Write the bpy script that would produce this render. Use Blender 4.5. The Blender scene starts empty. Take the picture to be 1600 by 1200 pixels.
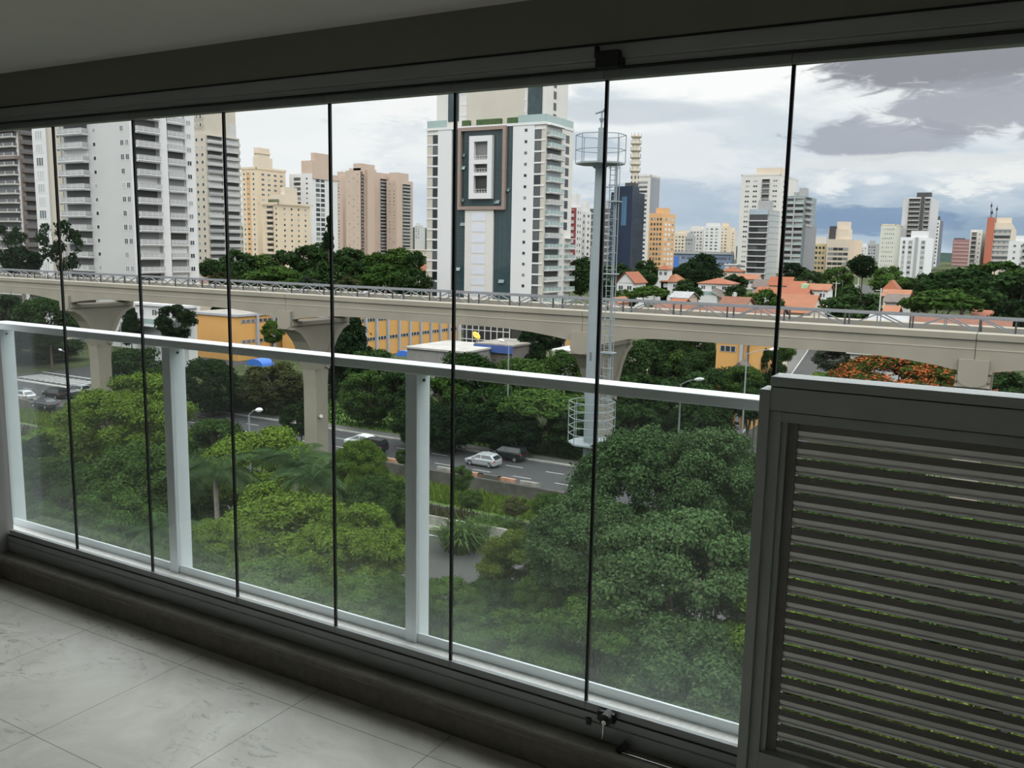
import bpy, math, random
import numpy as np
from mathutils import Vector, Matrix

S = bpy.context.scene
COL = S.collection
PI = math.pi

# ------------------------------------------------------------------ camera
FPX, PITCH, ROLL, YAW, EYE = 1381.53, -0.152910, 0.019483, -0.523029, 1.79
_F = np.array([math.sin(YAW)*math.cos(PITCH), math.cos(YAW)*math.cos(PITCH), math.sin(PITCH)])
_R0 = np.array([math.cos(YAW), -math.sin(YAW), 0.0])
_U0 = np.cross(_R0, _F)
_R = math.cos(ROLL)*_R0 + math.sin(ROLL)*_U0
_U = -math.sin(ROLL)*_R0 + math.cos(ROLL)*_U0
cam_data = bpy.data.cameras.new('camera')
cam_data.sensor_fit = 'HORIZONTAL'; cam_data.sensor_width = 36.0
cam_data.lens = FPX/1600*36.0
cam_data.clip_start = 0.05; cam_data.clip_end = 6000
cam = bpy.data.objects.new('camera', cam_data)
M = Matrix.Identity(4)
for i in range(3):
    M[i][0] = _R[i]; M[i][1] = _U[i]; M[i][2] = -_F[i]
M[2][3] = EYE
cam.matrix_world = M
COL.objects.link(cam)
S.camera = cam

# ------------------------------------------------------------------ colour management, light paths
S.view_settings.view_transform = 'Standard'
S.view_settings.look = 'None'
S.view_settings.gamma = 1.0
S.view_settings.use_curve_mapping = False
S.view_settings.exposure = 0.25
cy = S.cycles
cy.max_bounces = 7; cy.diffuse_bounces = 4; cy.glossy_bounces = 2; cy.transmission_bounces = 2
cy.transparent_max_bounces = 14
cy.use_denoising = True
cy.sample_clamp_indirect = 6.0
cy.caustics_reflective = False; cy.caustics_refractive = False

# ------------------------------------------------------------------ sky: broken overcast, brighter towards the zenith
def build_world():
    w = bpy.data.worlds.new('overcast_sky'); S.world = w; w.use_nodes = True
    nt = w.node_tree; nt.nodes.clear(); N = nt.nodes.new; L = nt.links.new
    def mth(op, a, b=None, c=None, clamp=False):
        n = N('ShaderNodeMath'); n.operation = op; n.use_clamp = clamp
        for i, v in enumerate((a, b, c)):
            if v is None: continue
            if isinstance(v, (int, float)): n.inputs[i].default_value = v
            else: L(v, n.inputs[i])
        return n.outputs[0]
    def mix(f, a, b):
        n = N('ShaderNodeMix'); n.data_type = 'RGBA'
        for s, v in ((n.inputs[0], f), (n.inputs[6], a), (n.inputs[7], b)):
            if isinstance(v, tuple): s.default_value = (*v, 1)
            elif isinstance(v, (int, float)): s.default_value = v
            else: L(v, s)
        return n.outputs[2]
    def step(v, lo, hi):
        n = N('ShaderNodeMapRange'); n.interpolation_type = 'SMOOTHSTEP'
        L(v, n.inputs[0]); n.inputs[1].default_value = lo; n.inputs[2].default_value = hi
        return n.outputs[0]
    tc = N('ShaderNodeTexCoord'); sp = N('ShaderNodeSeparateXYZ'); L(tc.outputs['Generated'], sp.inputs[0])
    az = mth('MULTIPLY', mth('ARCTAN2', sp.outputs[0], sp.outputs[1]), 180/PI)
    el = mth('MULTIPLY', mth('ARCSINE', sp.outputs[2]), 180/PI)
    cx = N('ShaderNodeCombineXYZ')
    L(mth('MULTIPLY', az, 0.11), cx.inputs[0]); L(mth('MULTIPLY', el, 0.36), cx.inputs[1])
    def noise(scale, detail, rough, off=0.0, dist=0.0):
        m = N('ShaderNodeMapping'); L(cx.outputs[0], m.inputs[0]); m.inputs['Location'].default_value = (off, off*0.7, off*1.3)
        n = N('ShaderNodeTexNoise'); L(m.outputs[0], n.inputs['Vector'])
        n.inputs['Scale'].default_value = scale; n.inputs['Detail'].default_value = detail
        n.inputs['Roughness'].default_value = rough; n.inputs['Distortion'].default_value = dist
        return n.outputs[0]
    n1 = noise(1.0, 7, 0.55, 3.1, 0.3); n2 = noise(2.6, 7, 0.6, 7.7, 0.4); n3 = noise(0.55, 4, 0.5, 12.3)
    n4 = noise(8.5, 7, 0.62, 21.3, 0.5); n5 = noise(4.2, 8, 0.6, 31.3, 0.6)
    def blob(a0, e0, ra, re, nk=0.9, lo=0.75, hi=1.15, nz=None):
        if ra < 2.6: nz, nk, lo, hi = n4, nk*2.6, 0.35, 1.25
        elif nk > 0.45: nz, nk = n5, nk*1.5
        da = mth('DIVIDE', mth('SUBTRACT', az, a0), ra); de = mth('DIVIDE', mth('SUBTRACT', el, e0), re)
        r = mth('SQRT', mth('ADD', mth('MULTIPLY', da, da), mth('MULTIPLY', de, de)))
        r = mth('ADD', r, mth('MULTIPLY', mth('SUBTRACT', nz or n2, 0.5), nk*2))
        return mth('SUBTRACT', 1.0, step(r, lo, hi))
    white = (0.93, 0.94, 0.95)
    c = mix(step(n1, 0.36, 0.66), (0.68, 0.74, 0.80), white)                        # soft layer of cloud
    low = mth('SUBTRACT', 1.0, step(mth('ADD', el, mth('MULTIPLY', mth('SUBTRACT', n2, 0.5), 5.0)), 1.0, 7.0))
    right = step(az, -32.0, -10.0)
    c = mix(mth('MULTIPLY', low, mth('ADD', 0.25, mth('MULTIPLY', right, 0.7))), c, (0.36, 0.47, 0.60))   # bluish gap low on the right
    hz = mth('SUBTRACT', 1.0, step(el, -0.5, 2.0))
    c = mix(mth('MULTIPLY', hz, 0.6), c, (0.68, 0.76, 0.83))                        # pale strip at the horizon
    for a0, e0, ra, re, col, k, nk in SKY_BLOBS:
        c = mix(mth('MULTIPLY', blob(a0, e0, ra, re, nk), k), c, col)
    # brightness grows away from the horizon as under real cloud cover
    up = step(el, 13.0, 32.0)
    bright = mth('ADD', 1.0, mth('MULTIPLY', up, SKY_ZENITH))
    sc = N('ShaderNodeVectorMath'); sc.operation = 'SCALE'
    c2 = mix(up, c, (0.95, 0.97, 1.0))
    L(c2, sc.inputs[0]); L(bright, sc.inputs[3])
    bg = N('ShaderNodeBackground'); L(sc.outputs[0], bg.inputs[0]); bg.inputs[1].default_value = SKY_STRENGTH
    out = N('ShaderNodeOutputWorld'); L(bg.outputs[0], out.inputs[0])

SKY_STRENGTH, SKY_ZENITH = 0.92, 2.3
# (azimuth, elevation, half width, half height in degrees, colour, strength, raggedness)
SKY_BLOBS = [
    (-34.5, 10.5, 9.0, 3.2, (0.97, 0.97, 0.97), 0.9, 0.5),
    (-18.0, 12.0, 8.0, 3.4, (1.0, 1.0, 1.0), 1.0, 0.4),
    (-46.0, 6.0, 8.0, 4.0, (0.95, 0.96, 0.97), 0.8, 0.5),
    (-23.0, 8.4, 6.0, 0.75, (0.60, 0.65, 0.71), 0.7, 0.35),
    (-26.5, 6.3, 3.6, 0.9, (0.50, 0.58, 0.68), 0.8, 0.5),
    (-20.0, 5.9, 3.4, 1.5, (0.80, 0.83, 0.86), 0.9, 0.6),
    (-21.0, 3.0, 4.5, 1.4, (0.42, 0.52, 0.64), 0.6, 0.6),
    (-5.0, 11.3, 7.5, 2.3, (0.29, 0.29, 0.33), 0.97, 0.5),
    (-2.0, 8.3, 6.5, 1.6, (0.37, 0.38, 0.44), 0.85, 0.6),
    (-8.5, 6.6, 4.8, 1.1, (0.38, 0.40, 0.47), 0.85, 0.5),
    (-6.5, 5.35, 7.5, 0.5, (0.78, 0.80, 0.81), 0.75, 0.5),
    (-10.9, 4.1, 1.3, 0.75, (0.88, 0.90, 0.91), 0.9, 0.5),
    (-8.2, 4.35, 0.8, 0.35, (0.85, 0.88, 0.9), 0.9, 0.4),
    (-3.7, 3.9, 1.9, 0.75, (0.90, 0.91, 0.91), 0.9, 0.5),
    (-1.2, 4.5, 2.0, 0.7, (0.88, 0.89, 0.89), 0.9, 0.5),
    (-9.0, 2.0, 6.0, 0.9, (0.19, 0.29, 0.46), 0.75, 0.5),
    (-1.0, 1.2, 4.0, 1.3, (0.25, 0.35, 0.48), 0.6, 0.4),
]
build_world()
sun_data = bpy.data.lights.new('veiled_sun', 'SUN'); sun_data.energy = 0.8; sun_data.angle = math.radians(50)
sun_data.color = (1.0, 0.97, 0.93)
sun = bpy.data.objects.new('veiled_sun', sun_data); COL.objects.link(sun)
sun.rotation_euler = Vector((-0.45, 0.55, -0.85)).to_track_quat('-Z', 'Y').to_euler()
sun.location = (30, -30, 60)

# ------------------------------------------------------------------ materials
MATS = {}
def mat(name, col, rough=0.7, metal=0.0, var=0.12, scale=1.0, spec=0.4, vscale=None, bump=0.0):
    """a plain surface with procedural mottling"""
    if name in MATS: return MATS[name]
    m = bpy.data.materials.new(name); m.use_nodes = True; nt = m.node_tree; N = nt.nodes.new; L = nt.links.new
    b = nt.nodes['Principled BSDF']
    b.inputs['Roughness'].default_value = rough; b.inputs['Metallic'].default_value = metal
    b.inputs['Specular IOR Level'].default_value = spec
    tc = N('ShaderNodeTexCoord'); n = N('ShaderNodeTexNoise'); n.inputs['Scale'].default_value = scale
    n.inputs['Detail'].default_value = 6; n.inputs['Roughness'].default_value = 0.6
    src = tc.outputs['Object']
    if vscale:
        mp = N('ShaderNodeMapping'); mp.inputs['Scale'].default_value = vscale; L(src, mp.inputs[0]); src = mp.outputs[0]
    L(src, n.inputs['Vector'])
    r = N('ShaderNodeValToRGB'); L(n.outputs[0], r.inputs[0])
    r.color_ramp.elements[0].position = 0.3; r.color_ramp.elements[1].position = 0.72
    r.color_ramp.elements[0].color = (*[c*(1-var) for c in col], 1)
    r.color_ramp.elements[1].color = (*[min(1, c*(1+var)) for c in col], 1)
    L(r.outputs[0], b.inputs['Base Color'])
    if bump:
        bp = N('ShaderNodeBump'); bp.inputs['Strength'].default_value = bump; bp.inputs['Distance'].default_value = 0.02
        L(n.outputs[0], bp.inputs['Height']); L(bp.outputs[0], b.inputs['Normal'])
    MATS[name] = m
    return m

def leaf_mat(name, col, tip, trans=0.17, flower=None, amount=0.0):
    m = bpy.data.materials.new(name); m.use_nodes = True; nt = m.node_tree; nt.nodes.clear(); N = nt.nodes.new; L = nt.links.new
    oi = N('ShaderNodeObjectInfo'); at = N('ShaderNodeAttribute'); at.attribute_name = 'tone'
    a = N('ShaderNodeMath'); a.operation = 'MULTIPLY_ADD'; L(oi.outputs['Random'], a.inputs[0]); a.inputs[1].default_value = 0.45
    b = N('ShaderNodeMath'); b.operation = 'MULTIPLY_ADD'; L(at.outputs['Fac'], b.inputs[0]); b.inputs[1].default_value = 0.8; b.inputs[2].default_value = -0.12
    L(b.outputs[0], a.inputs[2])
    r = N('ShaderNodeMix'); r.data_type = 'RGBA'; r.clamp_factor = True
    L(a.outputs[0], r.inputs[0]); r.inputs[6].default_value = (*col, 1); r.inputs[7].default_value = (*tip, 1)
    out = r.outputs[2]
    if flower:
        g = N('ShaderNodeMath'); g.operation = 'GREATER_THAN'; L(at.outputs['Fac'], g.inputs[0]); g.inputs[1].default_value = 1-amount
        tc = N('ShaderNodeTexCoord'); nz = N('ShaderNodeTexNoise'); nz.inputs['Scale'].default_value = 3.2; L(tc.outputs['Object'], nz.inputs['Vector'])
        g2 = N('ShaderNodeMath'); g2.operation = 'GREATER_THAN'; L(nz.outputs[0], g2.inputs[0]); g2.inputs[1].default_value = 0.47
        g3 = N('ShaderNodeMath'); g3.operation = 'MULTIPLY'; L(g.outputs[0], g3.inputs[0]); L(g2.outputs[0], g3.inputs[1])
        f = N('ShaderNodeMix'); f.data_type = 'RGBA'; L(g3.outputs[0], f.inputs[0]); L(out, f.inputs[6]); f.inputs[7].default_value = (*flower, 1); out = f.outputs[2]
    d = N('ShaderNodeBsdfDiffuse'); L(out, d.inputs[0]); t = N('ShaderNodeBsdfTranslucent'); L(out, t.inputs[0])
    mx = N('ShaderNodeMixShader'); mx.inputs[0].default_value = trans; L(d.outputs[0], mx.inputs[1]); L(t.outputs[0], mx.inputs[2])
    o = N('ShaderNodeOutputMaterial'); L(mx.outputs[0], o.inputs[0])
    MATS[name] = m
    return m

def pane_mat(name, tint, haze=0.0, hazecol=(0.62, 0.74, 0.66), fres=1.5):
    """thin clear glass: straight-through, fresnel reflection, a film of haze"""
    m = bpy.data.materials.new(name); m.use_nodes = True; nt = m.node_tree; nt.nodes.clear(); N = nt.nodes.new; L = nt.links.new
    t = N('ShaderNodeBsdfTransparent'); t.inputs[0].default_value = (*tint, 1)
    g = N('ShaderNodeBsdfGlossy'); g.inputs['Roughness'].default_value = 0.0
    f = N('ShaderNodeFresnel'); ge = N('ShaderNodeNewGeometry'); io = N('ShaderNodeMapRange')
    L(ge.outputs['Backfacing'], io.inputs[0]); io.inputs[3].default_value = fres; io.inputs[4].default_value = 1/fres; L(io.outputs[0], f.inputs[0])
    mx = N('ShaderNodeMixShader'); L(f.outputs[0], mx.inputs[0]); L(t.outputs[0], mx.inputs[1]); L(g.outputs[0], mx.inputs[2])
    out = mx.outputs[0]
    if haze:
        tc = N('ShaderNodeTexCoord'); n = N('ShaderNodeTexNoise'); n.inputs['Scale'].default_value = 1.6; n.inputs['Detail'].default_value = 5
        L(tc.outputs['Object'], n.inputs['Vector'])
        k = N('ShaderNodeMapRange'); L(n.outputs[0], k.inputs[0]); k.inputs[1].default_value = 0.3; k.inputs[2].default_value = 0.75
        k.inputs[3].default_value = 0.5; k.inputs[4].default_value = 1.5
        sx = N('ShaderNodeSeparateXYZ'); L(tc.outputs['Object'], sx.inputs[0])
        lo_ = N('ShaderNodeMapRange'); lo_.interpolation_type = 'SMOOTHSTEP'; L(sx.outputs[2], lo_.inputs[0])      # pale film, denser towards the foot of the panel
        lo_.inputs[1].default_value = 0.0; lo_.inputs[2].default_value = 0.42; lo_.inputs[3].default_value = haze*1.7; lo_.inputs[4].default_value = haze*0.20
        kk = N('ShaderNodeMath'); kk.operation = 'MULTIPLY'; L(k.outputs[0], kk.inputs[0]); L(lo_.outputs[0], kk.inputs[1])
        d = N('ShaderNodeBsdfTranslucent'); d.inputs[0].default_value = (*hazecol, 1)
        m2 = N('ShaderNodeMixShader'); L(kk.outputs[0], m2.inputs[0]); L(out, m2.inputs[1]); L(d.outputs[0], m2.inputs[2]); out = m2.outputs[0]
    o = N('ShaderNodeOutputMaterial'); L(out, o.inputs[0]); MATS[name] = m
    return m

def window_mat(name, dark, light, spec=0.8, rough=0.12, thr=0.55):
    """window panes seen from outside: some dark, some with pale blinds (differs from pane to pane)"""
    m = bpy.data.materials.new(name); m.use_nodes = True; nt = m.node_tree; N = nt.nodes.new; L = nt.links.new
    b = nt.nodes['Principled BSDF']; b.inputs['Roughness'].default_value = rough; b.inputs['Specular IOR Level'].default_value = spec
    oi = N('ShaderNodeObjectInfo'); r = N('ShaderNodeValToRGB'); L(oi.outputs['Random'], r.inputs[0])
    r.color_ramp.elements[0].position = thr; r.color_ramp.elements[1].position = min(1, thr+0.3)
    r.color_ramp.elements[0].color = (*dark, 1); r.color_ramp.elements[1].color = (*light, 1)
    L(r.outputs[0], b.inputs['Base Color']); MATS[name] = m
    return m

def tile_roof_mat(name, a, b_, scale=1.0):
    m = bpy.data.materials.new(name); m.use_nodes = True; nt = m.node_tree; N = nt.nodes.new; L = nt.links.new
    b = nt.nodes['Principled BSDF']; b.inputs['Roughness'].default_value = 0.85
    tc = N('ShaderNodeTexCoord'); n = N('ShaderNodeTexNoise'); n.inputs['Scale'].default_value = 0.8*scale; n.inputs['Detail'].default_value = 8
    n.inputs['Roughness'].default_value = 0.7; L(tc.outputs['Object'], n.inputs['Vector'])
    w = N('ShaderNodeTexWave'); w.inputs['Scale'].default_value = 1.6*scale; w.inputs['Distortion'].default_value = 1.0; L(tc.outputs['Object'], w.inputs['Vector'])
    r = N('ShaderNodeValToRGB'); L(n.outputs[0], r.inputs[0]); r.color_ramp.elements[0].position = 0.3; r.color_ramp.elements[1].position = 0.7
    r.color_ramp.elements[0].color = (*a, 1); r.color_ramp.elements[1].color = (*b_, 1)
    x = N('ShaderNodeMix'); x.data_type = 'RGBA'; x.blend_type = 'MULTIPLY'; x.inputs[0].default_value = 0.3
    L(r.outputs[0], x.inputs[6]); L(w.outputs[0], x.inputs[7]); L(x.outputs[2], b.inputs['Base Color']); MATS[name] = m
    return m

def floor_mat():
    m = bpy.data.materials.new('porcelain_tile'); m.use_nodes = True; nt = m.node_tree; N = nt.nodes.new; L = nt.links.new
    b = nt.nodes['Principled BSDF']; b.inputs['Roughness'].default_value = 0.42; b.inputs['Specular IOR Level'].default_value = 0.45
    tc = N('ShaderNodeTexCoord'); sp = N('ShaderNodeSeparateXYZ'); L(tc.outputs['Object'], sp.inputs[0])
    def mth(op, a, c=None):
        n = N('ShaderNodeMath'); n.operation = op
        for i, v in enumerate((a, c)):
            if v is None: continue
            if isinstance(v, (int, float)): n.inputs[i].default_value = v
            else: L(v, n.inputs[i])
        return n.outputs[0]
    def line(s, off, pitch):
        f = mth('FRACT', mth('DIVIDE', mth('ADD', s, off), pitch))
        return mth('LESS_THAN', mth('MINIMUM', f, mth('SUBTRACT', 1.0, f)), 0.0021/pitch)
    g = mth('MAXIMUM', line(sp.outputs[0], 2.335+6.45, 0.645), line(sp.outputs[1], 6.5-2.378, 0.65))
    def noise(sc, de, ro, di, vs=(1, 1, 1)):
        mp = N('ShaderNodeMapping'); mp.inputs['Scale'].default_value = vs; mp.inputs['Rotation'].default_value = (0, 0, 0.5); L(tc.outputs['Object'], mp.inputs[0])
        n = N('ShaderNodeTexNoise'); n.inputs['Scale'].default_value = sc; n.inputs['Detail'].default_value = de; n.inputs['Roughness'].default_value = ro
        n.inputs['Distortion'].default_value = di; L(mp.outputs[0], n.inputs['Vector']); return n.outputs[0]
    base = N('ShaderNodeValToRGB'); L(noise(2.2, 6, 0.6, 1.2), base.inputs[0])
    base.color_ramp.elements[0].position = 0.3; base.color_ramp.elements[0].color = (0.45, 0.433, 0.38, 1)
    base.color_ramp.elements[1].position = 0.75; base.color_ramp.elements[1].color = (0.68, 0.665, 0.60, 1)
    v = noise(4.6, 10, 0.74, 2.6, (1.0, 2.4, 1)); big = noise(2.1, 3, 0.5, 0.5)
    k = N('ShaderNodeMapRange'); L(v, k.inputs[0]); k.inputs[1].default_value = 0.54; k.inputs[2].default_value = 0.66
    k2 = N('ShaderNodeMapRange'); L(big, k2.inputs[0]); k2.inputs[1].default_value = 0.46; k2.inputs[2].default_value = 0.60
    vein = mth('MULTIPLY', mth('MULTIPLY', k.outputs[0], k2.outputs[0]), 0.85)
    x = N('ShaderNodeMix'); x.data_type = 'RGBA'; L(vein, x.inputs[0]); L(base.outputs[0], x.inputs[6]); x.inputs[7].default_value = (0.15, 0.145, 0.13, 1)
    y = N('ShaderNodeMix'); y.data_type = 'RGBA'; L(mth('MULTIPLY', g, 0.75), y.inputs[0]); L(x.outputs[2], y.inputs[6]); y.inputs[7].default_value = (0.13, 0.125, 0.11, 1)
    L(y.outputs[2], b.inputs['Base Color']); MATS['porcelain_tile'] = m
    return m

# ------------------------------------------------------------------ rays of the photograph -> places in the world
def ray(px, py): return (px-800)/FPX*_R + (600-py)/FPX*_U + _F
def atY(px, py, Y):
    r = ray(px, py); p = r*(Y/r[1]); return Vector((p[0], p[1], p[2]+EYE))
def atZ(px, py, Z):
    r = ray(px, py); p = r*((Z-EYE)/r[2]); return Vector((p[0], p[1], p[2]+EYE))
_FH = np.array([math.sin(YAW), math.cos(YAW), 0.0])
def atD(px, py, d):
    r = ray(px, py); p = r*(d/float(r@_FH)); return Vector((p[0], p[1], p[2]+EYE))
def hor(px): return 371.47+0.019482*px
def ground_z(y):
    return float(np.interp(y, [0, 190, 330, 600, 1000, 2500, 5000], [-22, -22, -13.5, -9, -6, -2, 0]))

# ------------------------------------------------------------------ mesh helpers
class MB:
    def __init__(s): s.v = []; s.f = []; s.m = []
    def add(s, vs, fs, m=0):
        o = len(s.v); s.v += [tuple(p) for p in vs]; s.f += [tuple(i+o for i in f) for f in fs]; s.m += [m]*len(fs); return s
    def box(s, x0, x1, y0, y1, z0, z1, m=0):
        return s.add([(x0,y0,z0),(x1,y0,z0),(x1,y1,z0),(x0,y1,z0),(x0,y0,z1),(x1,y0,z1),(x1,y1,z1),(x0,y1,z1)],
                     [(0,3,2,1),(4,5,6,7),(0,1,5,4),(1,2,6,5),(2,3,7,6),(3,0,4,7)], m)
    def tube(s, p0, p1, r0, r1=None, n=8, m=0, caps=True):
        p0 = Vector(p0); p1 = Vector(p1); r1 = r0 if r1 is None else r1
        d = (p1-p0).normalized(); a = d.orthogonal().normalized(); b = d.cross(a)
        vs = []
        for p, r in ((p0, r0), (p1, r1)):
            for i in range(n):
                t = 2*PI*i/n; vs.append(p+a*(r*math.cos(t))+b*(r*math.sin(t)))
        fs = [(i, (i+1) % n, n+(i+1) % n, n+i) for i in range(n)]
        if caps: fs += [tuple(range(n-1, -1, -1)), tuple(range(n, 2*n))]
        return s.add(vs, fs, m)
    def path(s, pts, r, n=6, m=0):
        for a, b in zip(pts[:-1], pts[1:]): s.tube(a, b, r, r, n, m)
        return s
    def bar(s, p0, p1, w, h, m=0):
        """square bar from p0 to p1"""
        p0 = Vector(p0); p1 = Vector(p1); d = (p1-p0).normalized()
        a = d.cross(Vector((0, 0, 1)))
        a = Vector((1, 0, 0)) if a.length < 1e-4 else a.normalized()
        b = a.cross(d)
        vs = [p+a*(w/2*i)+b*(h/2*j) for p in (p0, p1) for i, j in ((-1,-1),(1,-1),(1,1),(-1,1))]
        return s.add(vs, [(3,2,1,0),(4,5,6,7),(0,1,5,4),(1,2,6,5),(2,3,7,6),(3,0,4,7)], m)
    def prism(s, poly, axis, a0, a1, m=0):
        """closed polygon in the two other axes, pushed along axis"""
        def P(p, a): return (a, p[0], p[1]) if axis == 'x' else (p[0], a, p[1]) if axis == 'y' else (p[0], p[1], a)
        n = len(poly)
        vs = [P(p, a0) for p in poly]+[P(p, a1) for p in poly]
        return s.add(vs, [(i, (i+1) % n, n+(i+1) % n, n+i) for i in range(n)]+[tuple(range(n-1, -1, -1)), tuple(range(n, 2*n))], m)
    def ring(s, c, r, th, n=24, m=0, axis='z'):
        pts = []
        for i in range(n+1):
            t = 2*PI*i/n
            pts.append((c[0]+r*math.cos(t), c[1]+r*math.sin(t), c[2]) if axis == 'z' else (c[0]+r*math.cos(t), c[1], c[2]+r*math.sin(t)))
        return s.path(pts, th, 5, m)
    def mesh(s, name, mats, smooth=False):
        me = bpy.data.meshes.new(name); me.from_pydata(s.v, [], s.f)
        for x in (mats if isinstance(mats, (list, tuple)) else [mats]): me.materials.append(x)
        me.polygons.foreach_set('material_index', s.m)
        if smooth: me.polygons.foreach_set('use_smooth', [True]*len(s.f))
        me.update()
        import bmesh
        b = bmesh.new(); b.from_mesh(me); bmesh.ops.recalc_face_normals(b, faces=b.faces); b.to_mesh(me); b.free()
        return me
    def build(s, name, mats, parent=None, loc=(0, 0, 0), rz=0.0, smooth=False, bevel=0.0, origin=None):
        if origin is not None:
            s.v = [(a-origin[0], b-origin[1], c-origin[2]) for a, b, c in s.v]
        o = bpy.data.objects.new(name, s.mesh(name, mats, smooth)); COL.objects.link(o)
        o.location = loc; o.rotation_euler = (0, 0, rz)
        if parent: o.parent = parent
        if bevel:
            b = o.modifiers.new('soft_edges', 'BEVEL'); b.width = bevel; b.segments = 2; b.limit_method = 'ANGLE'
        return o

def tag(o, label=None, cat=None, group=None, kind=None):
    if label: o['label'] = label
    if cat: o['category'] = cat
    if group: o['group'] = group
    if kind: o['kind'] = kind
    return o
def empty(name, loc, rz=0.0):
    o = bpy.data.objects.new(name, None); o.empty_display_size = 0.3; o.location = loc; o.rotation_euler = (0, 0, rz)
    COL.objects.link(o); return o
def thing(name, label, cat, loc, rz=0.0, group=None): return tag(empty(name, loc, rz), label, cat, group)
def struct(o): return tag(o, kind='structure')
def inst(name, me, parent, loc, scale=(1, 1, 1), rz=0.0, m=None):
    o = bpy.data.objects.new(name, me); COL.objects.link(o); o.location = loc; o.scale = scale; o.rotation_euler = (0, 0, rz)
    if parent: o.parent = parent
    if m:
        for i, x in enumerate(m if isinstance(m, (list, tuple)) else [m]):
            o.material_slots[i].link = 'OBJECT'; o.material_slots[i].material = x
    return o
def copy_tree(o, parent=None):
    c = o.copy(); COL.objects.link(c)
    if parent: c.parent = parent
    for ch in list(o.children): copy_tree(ch, c)
    return c
# ================================================================== the balcony room
WHITE = mat('painted_plaster', (0.70, 0.682, 0.622), 0.85, var=0.03, scale=3)
BEAMP = mat('painted_beam', (0.215, 0.208, 0.19), 0.85, var=0.03, scale=3)
ALU = mat('grey_aluminium', (0.31, 0.33, 0.33), 0.42, 0.1, var=0.04, scale=6, spec=0.5)
ALUD = mat('dark_grey_aluminium', (0.37, 0.40, 0.385), 0.45, 0.1, var=0.05, scale=6, spec=0.5)
SILVER = mat('silver_aluminium', (0.74, 0.795, 0.815), 0.38, 0.08, var=0.03, scale=8, spec=0.5)
BLACK = mat('black_plastic', (0.012, 0.012, 0.013), 0.45, var=0.2, scale=30)
STEEL = mat('bright_steel', (0.75, 0.75, 0.74), 0.22, 1.0, var=0.05, scale=20)
CURB = mat('beige_stone_curb', (0.165, 0.153, 0.128), 0.7, var=0.18, scale=24, bump=0.1)
LEDGE = mat('pale_granite', (0.90, 0.88, 0.84), 0.8, var=0.14, scale=60)
SEAL = mat('black_rubber_seal', (0.01, 0.011, 0.011), 0.5, var=0.1, scale=30)
GLASS = pane_mat('clear_glass', (0.975, 0.985, 0.98), 0.0)
RGLASS = pane_mat('milky_guard_glass', (0.955, 0.972, 0.966), 0.024, fres=1.3)
BLADE_LIT = mat('lit_blade_tone', (0.95, 0.945, 0.94), 0.42, 0.2, var=0.10, scale=14)  # lit tone of the slats, light put into the colour
BLADE_SHADE = mat('shaded_blade_tone', (0.20, 0.19, 0.183), 0.6, var=0.10, scale=14)  # shaded tone of the same slats, shade put into the colour

XL, XR, YB = -4.575, 2.4, -2.6          # room extents
struct(MB().box(XL-0.3, XR+0.3, YB-0.2, 2.6, -0.2, 0).build('floor', floor_mat()))
struct(MB().box(XL-0.3, XR+0.3, YB-0.2, 2.54, 2.555, 2.8).build('ceiling', WHITE))
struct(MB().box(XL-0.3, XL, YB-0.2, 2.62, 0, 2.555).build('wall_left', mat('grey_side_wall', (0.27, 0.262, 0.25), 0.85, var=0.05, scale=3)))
GREYW = mat('pale_inner_wall', (0.80, 0.785, 0.75), 0.85, var=0.03, scale=3)
struct(MB().box(XR, XR+0.3, YB-0.2, 2.62, 0, 2.555).build('wall_right', GREYW))
struct(MB().box(XL, XR, YB-0.2, YB, 0, 2.555).build('wall_back', GREYW))
struct(MB().box(XL-0.3, XR+0.3, 2.54, 2.76, 2.404, 3.4).build('trim_beam', BEAMP))
# stone curb with a rounded lip along the floor
lip = [(2.535, 0.0), (2.535, 0.094), (2.524, 0.100)]
for i in range(7):
    t = PI*1.5-PI*i/6
    lip.append((2.524+0.018*math.cos(t), 0.118+0.018*math.sin(t)))
lip += [(2.64, 0.138), (2.64, 0.0)]
struct(MB().prism(lip, 'x', XL, XR).build('trim_curb', CURB))
# white stone ledge outside the glass
struct(MB().prism([(2.62, -0.4), (2.62, 0.182), (2.815, 0.178), (2.815, -0.4)], 'x', XL-0.3, -0.60).build('trim_ledge', LEDGE))
# bottom track: fixed aluminium channel under the panes
trk = MB()
trk.prism([(2.588, 0.130), (2.588, 0.190), (2.593, 0.193), (2.593, 0.198), (2.588, 0.201), (2.588, 0.2245), (2.625, 0.2245), (2.625, 0.130)], 'x', XL, -0.642)
struct(trk.build('trim_bottom_track', ALU))
# top track
top = MB()
top.prism([(2.545, 2.352), (2.548, 2.356), (2.545, 2.36), (2.545, 2.4), (2.62, 2.4), (2.62, 2.334), (2.548, 2.334)], 'x', XL, XR)
struct(top.build('trim_top_track', ALU))
struct(MB().box(XL, XR, 2.5385, 2.62, 2.399, 2.4045).build('trim_shadow_gap', SEAL))
struct(MB().box(XL, XR, 2.5435, 2.60, 2.3305, 2.3345).build('trim_track_seal', SEAL))
struct(MB().box(XL, -0.642, 2.5865, 2.61, 0.2240, 0.2290).build('trim_sill_seal', SEAL))

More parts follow.
